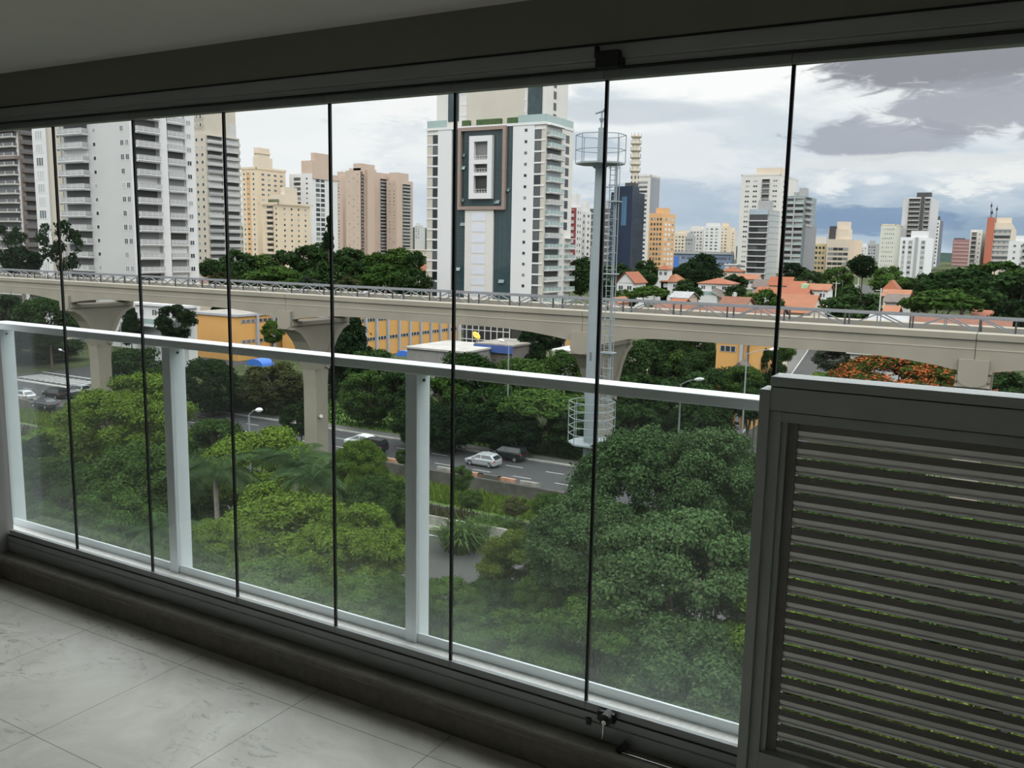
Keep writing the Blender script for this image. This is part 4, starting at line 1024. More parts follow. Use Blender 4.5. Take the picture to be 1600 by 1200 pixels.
t = Tower('apartment_block', 'bright white block in front of the tall dark-striped tower', 1405, 1448, 1457, 371, 480, mat('bright_white_render', (0.62, 0.625, 0.63), .9, var=.03))
t.crown(1420, 1446, 3.5, PLW, 2, 10)
for pa, pb in ((1409, 1413), (1418, 1424), (1438, 1444)): t.panel('f', pa, pb, 1.5, 24, PLG, .3, 'recess_strip'); t.wins('f', pa, pb, 1, 2, 2.7, 9, 1.3, 'm', .8, off=.3)
t.panel('f', 1428, 1433, 0, 26, GRYC, .4, 'dark_strip')
t = Tower('apartment_tower', 'slender white and dark tower behind the right edge of the dark-striped one', 1455, 1464, 1469, 344, 760, PLW)
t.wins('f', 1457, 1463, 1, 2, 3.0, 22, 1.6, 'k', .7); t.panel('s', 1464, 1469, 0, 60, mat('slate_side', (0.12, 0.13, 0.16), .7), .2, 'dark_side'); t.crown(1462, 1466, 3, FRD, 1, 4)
t = Tower('office_block', 'reddish-brown block at the left of the right-hand cluster', 1487, 1512, 1518, 374, 800, mat('reddish_render', (0.26, 0.145, 0.135), .9, var=.1, scale=.2))
t.bands('f', 1488, 1512, 3, 3.2, 15, 1.0, mat('pale_red_band', (0.40, 0.27, 0.25), .9), .3); t.crown(1488, 1505, 1, FRD, 1, 8)
t = Tower('apartment_tower', 'white tower with pale green balconies beside the terracotta one', 1513, 1531, 1541, 359, 600, PLW2)
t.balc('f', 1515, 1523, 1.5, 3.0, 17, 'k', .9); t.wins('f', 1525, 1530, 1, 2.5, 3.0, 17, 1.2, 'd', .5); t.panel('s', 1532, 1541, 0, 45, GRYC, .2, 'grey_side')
t = Tower('office_tower', 'tower with a terracotta stripe, dark ribbon windows and roof antennas', 1537, 1576, 1584, 348, 520, PLC2)
t.panel('f', 1537, 1549, -3.0, 60, TERR, .8, 'terracotta_stripe'); t.crown(1548, 1576, 3.0, PLC2, 2, 10)
for k in range(8): a = t.zt-4.5-k*3.0; t.place('ribbon_window', UW['kk'], 'f', t.u('f', 1550), t.u('f', 1575), a-1.6, 1.6)
t.bands('f', 1549, 1576, 3.5, 3.0, 8, .9, GRYC, .5)
for px, hh in ((1541, 9), (1550, 7), (1543, 5)):
    x = t.u('f', px); MB().tube((x, t.Y+2, t.zt), (x, t.Y+2, t.zt+3+hh), .22, .12, 6).tube((x, t.Y+2, t.zt+hh), (x, t.Y+2, t.zt+hh+1.6), .5, .5, 8).build('roof_antenna', FRD, t.root, origin=t.O)
t = Tower('apartment_block', 'white block with square windows at the far right edge', 1574, 1650, 1650, 377, 420, PLW, depth=14)
t.wins('f', 1578, 1648, 6, 1.8, 2.9, 8, 1.3, 'd1', .38); t.crown(1584, 1600, 2.5, PLW, 2, 8)
t.balc('f', 1596, 1606, 1, 2.9, 8, 'w', 1.0)
# ================================================================== houses, yellow hall, sheds
ROOF = tile_roof_mat('orange_roof_tiles', (0.2052, 0.0532, 0.0186), (0.2812, 0.0874, 0.0336))
ROOF2 = tile_roof_mat('weathered_red_tiles', (0.1254, 0.0471, 0.0244), (0.1976, 0.0722, 0.0360))
ROOF3 = tile_roof_mat('pale_orange_tiles', (0.2280, 0.0798, 0.0348), (0.3040, 0.1254, 0.0580))
ROOFG = tile_roof_mat('grey_roof_sheet', (0.22, 0.22, 0.22), (0.36, 0.355, 0.35))
ROOFK = tile_roof_mat('dark_brown_tiles', (0.09, 0.07, 0.06), (0.16, 0.125, 0.105))
UWh = u_win(FRW, WDARK, 1)
def house(lab, pxL, pxR, pyE, pyR, d, roof=ROOF, wall=PLW, kind='hip', depth=9.0, wins=2, cat='house', over=.5, name='house'):
    """walls, tiled roof with eaves, windows; eave and ridge heights from the photograph's rows"""
    pm = (pxL+pxR)/2; Y = atD(pm, hor(pm), d).y
    xa, xb = atY(pxL, pyE, Y).x, atY(pxR, pyE, Y).x; ze = atY(pm, pyE, Y).z; zr = atY(pm, pyR, Y+depth/2).z
    zg = ground_z(Y)-.5; O = ((xa+xb)/2, Y, zg)
    if ze < zg+2.2: zg = ze-4
    zr = max(zr, ze+.8)
    r = thing(name, lab, cat, O, 0, None)
    MB().box(xa+over, xb-over, Y+over, Y+depth-over, zg, ze).build('wall', wall, r, origin=O)
    b = MB(); w = xb-xa; m = min(w, depth)/2*.98; t = .18
    if kind == 'hip':
        if w >= depth: A = (xa+m, Y+depth/2, zr); B = (xb-m, Y+depth/2, zr)
        else: A = ((xa+xb)/2, Y+m, zr); B = ((xa+xb)/2, Y+depth-m, zr)
        if w >= depth: F = [(0, 1, 5, 4), (1, 2, 5), (2, 3, 4, 5), (3, 0, 4)]
        else: F = [(0, 1, 4), (1, 2, 5, 4), (2, 3, 5), (3, 0, 4, 5)]
        b.add([(xa, Y, ze), (xb, Y, ze), (xb, Y+depth, ze), (xa, Y+depth, ze), A, B, (xa, Y, ze-t), (xb, Y, ze-t), (xb, Y+depth, ze-t), (xa, Y+depth, ze-t)],
              F+[(0, 6, 7, 1), (1, 7, 8, 2), (2, 8, 9, 3), (3, 9, 6, 0), (6, 9, 8, 7)])
    elif kind == 'gable_x':      # ridge along x, slopes face us
        b.prism([(Y, ze), (Y+depth/2, zr), (Y+depth, ze), (Y+depth, ze-t), (Y+depth/2, zr-t), (Y, ze-t)], 'x', xa, xb)
        q = MB().prism([(Y+over, ze-.1), (Y+depth/2, zr-t-.05), (Y+depth-over, ze-.1)], 'x', xa+over, xb-over); q.build('gable_wall', wall, r, origin=O)
    elif kind == 'gable_y':      # gable faces us
        c = (xa+xb)/2
        b.prism([(xa, ze), (c, zr), (xb, ze), (xb, ze-t), (c, zr-t), (xa, ze-t)], 'y', Y, Y+depth)
        q = MB().prism([(xa+over, ze-.1), (c, zr-t-.05), (xb-over, ze-.1)], 'y', Y+over, Y+depth-over); q.build('gable_wall', wall, r, origin=O)
    else:                        # flat slab
        b.box(xa, xb, Y, Y+depth, ze-.1, ze+.35)
    b.build('roof', roof, r, origin=O)
    for k in range(wins):
        x = xa+over+(w-2*over)*(k+.5)/wins
        inst('window', UWh, r, (x-O[0], over, ze-2.0-zg), (min(1.5, w/wins*.5), 1, 1.25))
    return r, O, (xa, xb, Y, ze, zr, zg)
house('orange-roofed white house right of the mast with a tall gable wall', 960, 992, 442, 424, 250, ROOF, PLW, 'gable_y', 10)
r, O, k = house('white house with a lookout turret under a small orange roof', 1030, 1064, 440, 428, 300, ROOF3, PLW, 'hip', 10, 2)
xa, xb = atY(1026, 421, k[2]).x, atY(1045, 421, k[2]).x; za, zt_ = atY(1036, 432, k[2]).z, atY(1036, 421, k[2]).z; zz = atY(1036, 413.5, k[2]).z
MB().box(xa+.4, xb-.4, k[2]+.5, k[2]+4.5, k[5], zt_).build('turret_wall', PLW, r, origin=O)
MB().add([(xa, k[2], zt_), (xb, k[2], zt_), (xb, k[2]+5, zt_), (xa, k[2]+5, zt_), ((xa+xb)/2, k[2]+2.5, zz)], [(0, 1, 4), (1, 2, 4), (2, 3, 4), (3, 0, 4), (3, 2, 1, 0)]).build('turret_roof', ROOF, r, origin=O)
for s in (.3, .7): inst('window', UWh, r, (xa+(xb-xa)*s-O[0], .5, zt_-2.0-k[5]), (1.0, 1, 1.3))
xa = atY(1000, 447, k[2]).x; z1 = atY(1010, 440, k[2]).z
MB().box(xa, k[0], k[2]+1, k[2]+4, k[5], z1).build('terrace_wall', PLW, r, origin=O)
r, O, k = house('white two-storey house with an orange hipped roof and a glazed veranda', 1088, 1142, 443, 434, 285, ROOF, PLW, 'hip', 11, 3)
z1 = atY(1100, 459, k[2]).z
MB().box(k[0]+.2, k[0]+8, k[2]-3, k[2]+.5, k[5], z1).build('veranda', PLW, r, origin=O)
MB().box(k[0]+.3, k[0]+7.8, k[2]-3.05, k[2]-2.98, z1-.2, z1+1.0).build('veranda_glass', BGRN, r, origin=O)
MB().add([(k[0]+6, k[2]-3.4, z1+.6), (k[1]-.5, k[2]-3.4, z1-1.4), (k[1]-.5, k[2]+.4, z1+.6), (k[0]+6, k[2]+.4, z1+2.2)], [(0, 1, 2, 3)]).build('veranda_roof', ROOFK, r, origin=O)
house('small orange hipped house far up, left of the dark office block', 1124, 1156, 424, 416.5, 400, ROOF, PLC2, 'hip', 11, 2)
house('pale house with a light orange roof beside the dark office block', 1150, 1184, 436, 428, 360, ROOF3, PLW2, 'gable_x', 10, 2)
house('white flat-roofed house behind the trees left of the dark office', 1131, 1152, 414, 410, 420, PLW, PLW, 'flat', 8, 1)
house('house with a brown roof left of the right glass seam', 1173, 1197, 449, 436, 300, ROOFK, PLG, 'gable_x', 9, 1)
house('row house with an orange roof right behind the right glass seam', 1198, 1236, 446, 432, 290, ROOF, PLC2, 'gable_x', 9, 1)
house('orange-roofed house left of the green gable', 1228, 1256, 450, 439, 260, ROOF, PLC2, 'gable_x', 9, 1)
r, O, k = house('white house with a red roof and two dark windows beside the green gable', 1257, 1296, 453, 443, 235, ROOF3, PLW, 'gable_x', 8, 2)
MB().box(atY(1251, 450, k[2]).x, k[0]+.4, k[2]+.6, k[2]+5, k[5], k[3]+1.4).build('green_gable', mat('pale_green_paint', (0.30, 0.47, 0.27), .9), r, origin=O)
house('pinkish house above the white one on the side street', 1236, 1256, 425, 417, 380, ROOF3, PLP, 'hip', 9, 2)
house('small white house peeping out left of the pinkish one', 1221, 1236, 430, 422, 350, ROOFG, PLW, 'gable_x', 8, 1)
r, O, k = house('large orange tiled roof just right of the right glass seam', 1200, 1268, 488, 459, 215, ROOF3, PLC2, 'gable_x', 16, 0)
house('long strip of orange roof behind the large orange one', 1178, 1262, 460, 449, 225, ROOF, PLG, 'gable_x', 7, 0)
r, O, k = house('long weathered red roof right behind the monorail, centre right', 1008, 1215, 500, 474, 160, ROOF2, PLC2, 'gable_x', 12, 0)
house('raised part of the weathered red roofs under the white hipped house', 1118, 1164, 481, 463, 165, ROOF2, PLC2, 'gable_x', 9, 0)
house('low grey and pink house left of the white veranda house', 1044, 1076, 465, 455, 230, ROOFG, PLP, 'gable_x', 9, 1)
house('house with an orange lean roof below the grey and pink one', 1040, 1066, 477, 466, 200, ROOF, PLC2, 'gable_x', 8, 1)
house('small pink gabled house at the right side of the mast', 944, 966, 473, 463, 200, ROOF3, mat('pink_render', (0.60, 0.40, 0.36), .9), 'gable_y', 8, 1)
house('orange hipped house among the trees right of the utility poles', 1378, 1403, 452, 437, 240, ROOF, PLC2, 'hip', 9, 0)
house('orange roof below the hipped one right of the utility poles', 1376, 1422, 463, 452, 215, ROOF3, PLC2, 'gable_x', 8, 0)
house('pale grey house with a dark grey roof right of the utility poles', 1379, 1418, 472, 459, 195, ROOFK, PLG, 'gable_x', 9, 1)
house('small orange roof close above the monorail, right of the poles', 1376, 1403, 492, 477, 165, ROOF3, PLC2, 'gable_x', 8, 0)
house('long grey sheet roof behind the monorail on the right', 1345, 1418, 516, 491, 132, ROOFG, PLG, 'gable_x', 16, 0)
house('long reddish-brown roof behind the monorail on the far right', 1414, 1580, 522, 494, 128, ROOF2, PLC2, 'gable_x', 14, 0)
house('orange roof glimpsed under the dark tree at the far right', 1516, 1552, 494, 484, 170, ROOF, PLW, 'gable_x', 8, 0)
house('red roof right of the big white tower, behind the monorail', 305, 350, 444, 431, 262, ROOF2, PLC2, 'gable_x', 10, 0)
house('second red roof behind the monorail, in the gap of trees', 352, 392, 447, 437, 275, ROOF2, PLP, 'gable_x', 10, 0)
house('pale shed roof behind the monorail railing near the black seam', 528, 560, 462, 453, 226, ROOFG, PLW, 'gable_x', 9, 0)
house('beige flat house behind the monorail left of the middle tower', 538, 578, 458, 446, 262, PLC2, PLC2, 'flat', 9, 3)
house('orange roof behind the monorail left of the middle tower', 560, 584, 466, 456, 245, ROOF, PLC2, 'gable_x', 8, 0)
house('white and orange house touching the left foot of the middle tower', 650, 667, 424, 412, 290, ROOF3, PLW, 'hip', 8, 1)
house('low cream block behind the trees left of the middle tower', 630, 668, 391, 384, 420, PLC2, PLC2, 'flat', 10, 5)
house('small house with a red roof left of the middle tower foot', 648, 668, 448, 438, 262, ROOF2, PLP, 'gable_x', 8, 0)
r, O, k = house('low white terraced building under the monorail left of the yellow hall', 205, 292, 478, 474, 165, PLW, PLW, 'flat', 3, 4)
MB().box(k[0], k[1], k[2]-1.6, k[2]-1.5, k[3]-3.4, k[3]-2.4).build('terrace_glass', BGRN, r, origin=O)
MB().box(k[0], k[1], k[2]-1.8, k[2]+.5, k[3]-3.8, k[3]-3.4).build('terrace_slab', PLW, r, origin=O)
house('low pale building with horizontal bands behind the grey bush', 1322, 1372, 553, 551, 128, PLG, PLG, 'flat', 12, 4)
house('reddish house behind the bare branches right of the right-hand pier', 1536, 1580, 580, 574, 118, ROOF2, TERR, 'gable_x', 9, 2)

# --- yellow hall
YEL = mat('yellow_orange_paint', (0.50, 0.275, 0.085), .85, var=.05, scale=.15)
YG = mat('grey_pillar_paint', (0.30, 0.31, 0.33), .8, var=.08, scale=.5)
YD = window_mat('hall_panes', (0.03, 0.032, 0.034), (0.12, 0.12, 0.12), thr=.5)
FLATR = mat('flat_roof_gravel', (0.25, 0.235, 0.21), .95, var=.2, scale=.4)
uh = u_win(YG, YD, 2, .06)
zg = -21.5
c0 = atZ(372, 561, zg); HH = atY(372, 495, c0.y).z-zg
def hall_block(lab, cx, cy, w, px_end, pil, group=None):
    def ys(px): r = ray(px, hor(px)); return cx*r[1]/r[0]-cy
    ye = ys(px_end); O = (0, 0, 0)
    hall = thing('yellow_hall', lab, 'building', (cx, cy, zg), 0, group)
    MB().box(-w, 0, 0, ye, -.5, HH).build('wall', YEL, hall)
    MB().box(-w-.3, .3, -.3, ye+.3, HH-.02, HH+.35).build('roof', FLATR, hall)
    MB().box(-w-.35, .35, -.35, -.25, HH-.05, HH+.4).box(.25, .35, -.3, ye+.3, HH-.05, HH+.4).build('roof_edge', YG, hall)
    prev = 0.6
    for px in pil:
        y = ys(px)
        for q in (.06, .54): inst('window', uh, hall, (.03, (prev+y)/2, HH*(1-q)-.95), (y-prev-.7, 1, .72), PI/2)
        MB().box(0, .45, y-.3, y+.3, 0, HH).build('pillar', YG, hall)
        prev = y
hall_block('yellow-orange hall block with a plain end wall left of the middle pier', c0.x, c0.y, atY(372, 561, c0.y).x-atY(300, 556, c0.y).x, 512, [398, 424, 447, 468, 490, 508])
hall_block('long yellow hall wing with grey pillars between the middle pier and the black seam', -120.7, 136.4, 14, 722, [532, 553, 570, 587, 605, 623, 640, 657, 673, 688, 702, 716])
BLU = mat('blue_awning_cloth', (0.035, 0.13, 0.46), .6, var=.12, scale=1.5)
def awning(lab, px, py, wpx, Y, h=1.0):
    p = atY(px, py, Y); w = atY(px+wpx/2, py, Y).x-atY(px-wpx/2, py, Y).x; zg_ = ground_z(Y)
    r = thing('awning', lab, 'awning', (p.x, Y, p.z-h), 0)
    b = MB(); n = 8
    for k in range(n):
        a0, a1 = PI*k/n, PI*(k+1)/n
        b.add([(-w/2*math.cos(a0), 0, h*math.sin(a0)), (-w/2*math.cos(a1), 0, h*math.sin(a1)), (-w/2*math.cos(a1), 3, h*math.sin(a1)), (-w/2*math.cos(a0), 3, h*math.sin(a0))], [(0, 1, 2, 3)])
    b.add([(-w/2*math.cos(PI*k/n), 0, h*math.sin(PI*k/n)) for k in range(n+1)], [tuple(range(n+1))])
    b.add([(-w/2*math.cos(PI*k/n), 3, h*math.sin(PI*k/n)) for k in range(n+1)], [tuple(range(n+1))])
    b.build('cloth', BLU, r)
    for x in (-w/2, w/2):
        for y in (0, 3): MB().tube((x, y, zg_-p.z+h), (x, y, .05), .06, n=6).build('leg', YG, r)
awning('bright blue awning in front of the yellow hall, left of the middle pier', 397, 561, 26, c0.y-6, 1.3)
awning('blue awning at the foot of the yellow hall, right of the middle pier', 630, 548, 24, 122, 1.0)
# more yellow buildings further right
def box_b(name, lab, cat, px0, px1, pyT, pyB, Y, depth, wall, roof, wins=0, dy=0):
    a, b = atY(px0, pyB, Y).x, atY(px1, pyB, Y).x; z1 = atY((px0+px1)/2, pyT, Y).z; z0 = ground_z(Y)-.5
    O = ((a+b)/2, Y, z0); r = thing(name, lab, cat, O)
    MB().box(a, b, Y, Y+depth, z0, z1).build('wall', wall, r, origin=O)
    MB().box(a-.3, b+.3, Y-.3, Y+depth+.3, z1, z1+.3).build('roof', roof, r, origin=O)
    for k in range(wins): inst('window', uh, r, (a+(b-a)*(k+.5)/wins-O[0], -.02, z1-2.0-z0), ((b-a)/wins*.6, 1, 1.1))
    return r, O, a, b, z0, z1
r, O, a, b, z0, z1 = box_b('yellow_building', 'yellow building with a grey doorway behind the trees left of the side street', 'building', 1118, 1179, 533, 570, 118, 10, YEL, FLATR, 0)
inst('window', uh, r, (a+(b-a)*.3-O[0], -.02, z1-1.5-z0), ((b-a)*.42, 1, .8)); w_ = b-a; MB().box(a+.62*w_, a+.70*w_, 117.6, 118, z0, z1-.2).build('pillar', YG, r, origin=O)
MB().box(a+.80*w_, a+.84*w_, 117.8, 118, z0, z1-.3).build('dark_slot', FRD, r, origin=O)
MB().prism([(a+.55*w_, z1-3.6), (a+.78*w_, z1-2.3), (a+1.0*w_, z1-3.6)], 'y', 114.5, 118).build('porch_roof', ROOFK, r, origin=O)
box_b('yellow_building', 'low yellow building with a white pillar just left of the grey mast', 'building', 868, 925, 525, 545, 140, 8, YEL, FLATR, 3)
box_b('shed', 'long grey-roofed shed below the yellow hall, left of the black seam', 'shed', 636, 726, 548, 575, 116, 12, mat('shed_grey', (0.20, 0.195, 0.18), .9, var=.15), mat('shed_roof_pale', (0.30, 0.29, 0.265), .9, var=.2, scale=.4), 0)
r, O, a, b, z0, z1 = box_b('shed', 'brown-roofed shed with a blue fascia right of the black seam', 'shed', 745, 800, 540, 556, 124, 9, mat('shed_brown_wall', (0.10, 0.09, 0.08), .9), mat('shed_roof_brown', (0.19, 0.175, 0.15), .95, var=.3, scale=.5), 0)
MB().box(a-.35, b+.35, 123.5, 123.68, z1-1.1, z1+.1).build('blue_fascia', mat('blue_fascia', (0.035, 0.07, 0.22), .7), r, origin=O)
box_b('shed', 'small pale shed roof left of the grey mast', 'shed', 866, 906, 550, 566, 112, 6, PLG, mat('shed_roof_white', (0.45, 0.44, 0.41), .9, var=.1), 0)
r, O, a, b, z0, z1 = box_b('carport', 'dark open steel shelter behind the sheds below the middle tower', 'shelter', 724, 800, 505, 540, 142, 10, mat('dark_interior', (0.025, 0.024, 0.022), .9), mat('rusty_sheet', (0.10, 0.09, 0.085), .8, var=.3), 0)
for k in range(9):
    x = a+(b-a)*k/8; MB().tube((x, 141.0, z0), (x, 141.0, z1), .10, n=6).build('post', PLG, r, origin=O)
for z in (1.4, 3.2): MB().box(a, b, 140.9, 141.05, z1-z, z1-z+.14).build('rail', PLG, r, origin=O)
p = atY(745, 524, 138); r = thing('dish', 'yellow dish leaning by the dark open shelter', 'dish', (p.x, 138, ground_z(138)))
d_ = MB(); n = 16
for i in range(n):
    a0, a1 = 2*PI*i/n, 2*PI*(i+1)/n; f = lambda a, q: (q*.85*math.cos(a), -.4+q*q*.25+q*math.sin(a)*.3, q*.55*math.sin(a)-q*.4*math.cos(a))
    d_.add([(0, -.2, 0), f(a0, .6), f(a1, .6)], [(0, 1, 2)]); d_.add([f(a0, .6), f(a0, 1), f(a1, 1), f(a1, .6)], [(0, 1, 2, 3)])
d_.build('bowl', mat('dish_yellow', (0.72, 0.42, 0.06), .6), r, (0, 0, p.z-ground_z(138)))
MB().tube((0, 0, 0), (0, 0, p.z-ground_z(138)-.3), .12, n=8).build('stand', YG, r)

# ================================================================== cars
TYRE = mat('tyre_rubber', (0.015, 0.015, 0.016), .9); HUB = mat('wheel_alloy', (0.42, 0.42, 0.43), .35, .6)
CGL = mat('car_glass', (0.02, 0.024, 0.026), .08, spec=.9); REDL = mat('tail_lamp_red', (0.45, 0.02, 0.015), .3); HEADL = mat('head_lamp_clear', (0.7, 0.7, 0.7), .15)
PAINTS = {'silver': mat('silver_car_paint', (0.50, 0.52, 0.53), .3, .5, var=.02), 'black': mat('black_car_paint', (0.014, 0.015, 0.017), .22, var=.02, spec=.7),
          'white': mat('white_car_paint', (0.72, 0.73, 0.73), .3, var=.02), 'grey': mat('graphite_car_paint', (0.055, 0.06, 0.065), .25, .3, var=.02)}
BODIES = {}
def car_meshes(kind):
    if kind in BODIES: return BODIES[kind]
    Lh = {'hatch': 1.98, 'sedan': 2.25, 'suv': 2.2}[kind]; dz = .14 if kind == 'suv' else 0
    st = [(-Lh, .34, .72, .70), (-Lh+.10, .24, .92, .82), (-Lh*.55, .20, .96, .86), (0, .20, .93, .87), (Lh*.45, .20, .92, .86), (Lh-.35, .22, .80, .82), (Lh-.06, .28, .66, .74), (Lh, .36, .58, .62)]
    b = MB(); sec = []
    for x, z0, z1, w in st:
        z0 += dz; z1 += dz
        sec.append([(x, -w*.92, z0), (x, -w, z0+.12), (x, -w, z1-.14), (x, -w*.88, z1), (x, w*.88, z1), (x, w, z1-.14), (x, w, z0+.12), (x, w*.92, z0)])
    vs = [p for s_ in sec for p in s_]; m = 8
    fs = [(i*m+j, i*m+(j+1) % m, (i+1)*m+(j+1) % m, (i+1)*m+j) for i in range(len(sec)-1) for j in range(m)]
    fs += [tuple(range(m)), tuple(range(len(vs)-1, len(vs)-m-1, -1))]
    b.add(vs, fs)
    rear = {'hatch': (-Lh+.05, -Lh+.62), 'sedan': (-Lh+.55, -Lh+1.15), 'suv': (-Lh+.05, -Lh+.25)}[kind]
    roof = 1.46+dz*1.7; front = (Lh-.95, .35)
    def gh(s_): return [(rear[0], s_*.80, .93+dz), (rear[1], s_*.60, roof-.05), (-.2, s_*.62, roof), (front[1], s_*.60, roof-.05), (front[0], s_*.80, .91+dz)]
    l, r_ = gh(-1), gh(1); n = 5
    b.add(l+r_, [(i, i+1, n+i+1, n+i) for i in range(n-1)]+[tuple(range(n-1, -1, -1)), tuple(range(n, 2*n))])
    body = b.mesh('car_body', [PAINTS['silver']])
    g = MB()
    for s_ in (-1, 1):
        q = [Vector(p) for p in gh(s_)]; o = Vector((0, s_*.012, 0))
        def P(x, t):   # t: 0 belt, 1 roof
            return Vector((x, s_*(.80-.18*t), .945+dz+(roof-.12-.945-dz)*t))+o
        xr0, xr1, xf1, xf0 = rear[0]+.24, rear[1]+.10, front[1]-.02, front[0]-.22; xm = -.12
        g.add([P(xr0, .06), P(xm-.04, .06), P(xm-.04, .95), P(xr1, .95)], [(0, 1, 2, 3)]); g.add([P(xm+.04, .06), P(xf0, .06), P(xf1, .95), P(xm+.04, .95)], [(0, 1, 2, 3)])
    g.add([(rear[0]-.012, -.66, 1.0+dz), (rear[0]-.012, .66, 1.0+dz), (rear[1]-.03, .52, roof-.10), (rear[1]-.03, -.52, roof-.10)], [(0, 1, 2, 3)])
    g.add([(front[0]+.01, -.70, .95+dz), (front[0]+.01, .70, .95+dz), (front[1]+.05, .54, roof-.08), (front[1]+.05, -.54, roof-.08)], [(0, 1, 2, 3)])
    glass = g.mesh('car_windows', [CGL])
    w = MB(); w.tube((0, -.1, 0), (0, .1, 0), .31, n=18, m=0); w.tube((0, -.105, 0), (0, .105, 0), .19, n=12, m=1)
    wheel = w.mesh('wheel', [TYRE, HUB])
    t = MB().box(-Lh-.01, -Lh+.16, .73, .83, .70+dz, .86+dz)
    tail = t.mesh('tail_lamp', [REDL])
    t = MB().box(Lh-.28, Lh-.05, .58, .74, .56+dz, .68+dz)
    head = t.mesh('head_lamp', [HEADL])
    mr = MB().box(front[0]-.28, front[0]-.12, .83, .97, .93+dz, 1.05+dz)
    mirror = mr.mesh('wing_mirror', [PAINTS['silver']])
    BODIES[kind] = (body, glass, wheel, tail, head, mirror, Lh); return BODIES[kind]
def car(lab, px, py, kind, paint, rz=PI, Y=None):
    p = atZ(px, py, -21.97) if Y is None else Vector((atY(px, py, Y).x, Y, -21.97))
    r = thing('car', lab, 'car', (p.x, p.y, -21.97), rz, 'cars on the avenue')
    body, glass, wheel, tail, head, mirror, Lh = car_meshes(kind)
    inst('body', body, r, (0, 0, 0), m=PAINTS[paint]); inst('window_glass', glass, r, (0, 0, 0)); 
    for s_ in (1, -1): inst('tail_lamp', tail, r, (0, 0, 0), (1, s_, 1)); inst('head_lamp', head, r, (0, 0, 0), (1, s_, 1)); inst('wing_mirror', mirror, r, (0, 0, 0), (1, s_, 1), m=PAINTS[paint])
    for x in (-Lh*.62, Lh*.62):
        for y in (-.76, .76): inst('wheel', wheel, r, (x, y, .31))
    return r
car('silver hatchback driving left on the avenue beside the black car', 755, 727, 'hatch', 'silver')
car('black car just behind and beyond the silver hatchback', 793, 718, 'suv', 'black')
car('white car half hidden by the middle tree near the pier', 566, 697, 'sedan', 'white')
car('black car with its tail showing right of the middle tree', 578, 706, 'suv', 'black')
car('dark saloon with a red tail lamp waiting behind the concrete blocks at far left', 70, 637, 'sedan', 'grey', PI)
car('silver saloon at the far left edge of the avenue', 36, 624, 'sedan', 'silver', PI)
car('black car left of the first glass seam beside the crossing', 86, 622, 'suv', 'black', PI)
car('dark grey car on the first glass seam in the far lane', 104, 621, 'hatch', 'grey', PI)
car('pale car with dark windows right against the first pier', 122, 617, 'suv', 'silver', PI)
# ================================================================== trees
LEAF = {
    'bright': leaf_mat('bright_leaves', (0.0254, 0.0539, 0.0075), (0.1148, 0.1750, 0.0264)),
    'mid': leaf_mat('mid_green_leaves', (0.0127, 0.0310, 0.0070), (0.0604, 0.1075, 0.0246)),
    'dark': leaf_mat('dark_green_leaves', (0.0067, 0.0173, 0.0057), (0.0314, 0.0602, 0.0188)),
    'deep': leaf_mat('deep_green_leaves', (0.0042, 0.0104, 0.0045), (0.0181, 0.0357, 0.0140)),
    'cool': leaf_mat('cool_green_leaves', (0.0119, 0.0284, 0.0098), (0.0725, 0.1197, 0.0470)),
    'olive': leaf_mat('olive_yellow_leaves', (0.0216, 0.0383, 0.0076), (0.0945, 0.1288, 0.0259)),
    'grey': leaf_mat('grey_green_leaves', (0.0144, 0.0206, 0.0132), (0.0513, 0.0645, 0.0410)),
    'brown': leaf_mat('brownish_green_leaves', (0.0191, 0.0251, 0.0091), (0.0694, 0.0737, 0.0305)),
    'flame': leaf_mat('flame_tree_leaves', (0.0212, 0.0323, 0.0075), (0.0725, 0.0921, 0.0205), flower=(0.33, 0.085, 0.03), amount=0.5),
    'palm': leaf_mat('palm_leaves', (0.0127, 0.0323, 0.0116), (0.0664, 0.1044, 0.0440)),
    'reed': leaf_mat('reed_leaves', (0.0212, 0.0431, 0.0123), (0.0725, 0.1197, 0.0352)),
}
BARK = mat('tree_bark', (0.085, 0.068, 0.052), .95, var=.3, scale=2.5)
BARKP = mat('pale_bark', (0.26, 0.235, 0.20), .95, var=.3, scale=2.5)

def leaf_quads(cen, nrm, size, rng, asp=0.62):
    """diamond-shaped, slightly folded leaf sprays"""
    n = len(cen); t = rng.normal(size=(n, 3)); t -= nrm*(t*nrm).sum(1, keepdims=True); t /= np.linalg.norm(t, axis=1, keepdims=True)+1e-9
    b = np.cross(nrm, t); s = size[:, None]
    v = np.stack([cen-t*s, cen+b*s*asp+nrm*s*.18, cen+t*s, cen-b*s*asp+nrm*s*.18], 1)
    return v.reshape(-1, 3)
def quads_mesh(name, v, tone, m):
    n = len(v)//4; me = bpy.data.meshes.new(name)
    me.vertices.add(4*n); me.vertices.foreach_set('co', v.astype(np.float32).ravel())
    me.loops.add(4*n); me.loops.foreach_set('vertex_index', np.arange(4*n, dtype=np.int32))
    me.polygons.add(n); me.polygons.foreach_set('loop_start', np.arange(0, 4*n, 4, dtype=np.int32))
    try: me.polygons.foreach_set('loop_total', np.full(n, 4, np.int32))
    except Exception: pass
    me.materials.append(m)
    a = me.attributes.new('tone', 'FLOAT', 'FACE'); a.data.foreach_set('value', tone.astype(np.float32))
    me.update(calc_edges=True); me.validate(); return me
def unitv(v): return v/(np.linalg.norm(v, axis=-1, keepdims=True)+1e-9)

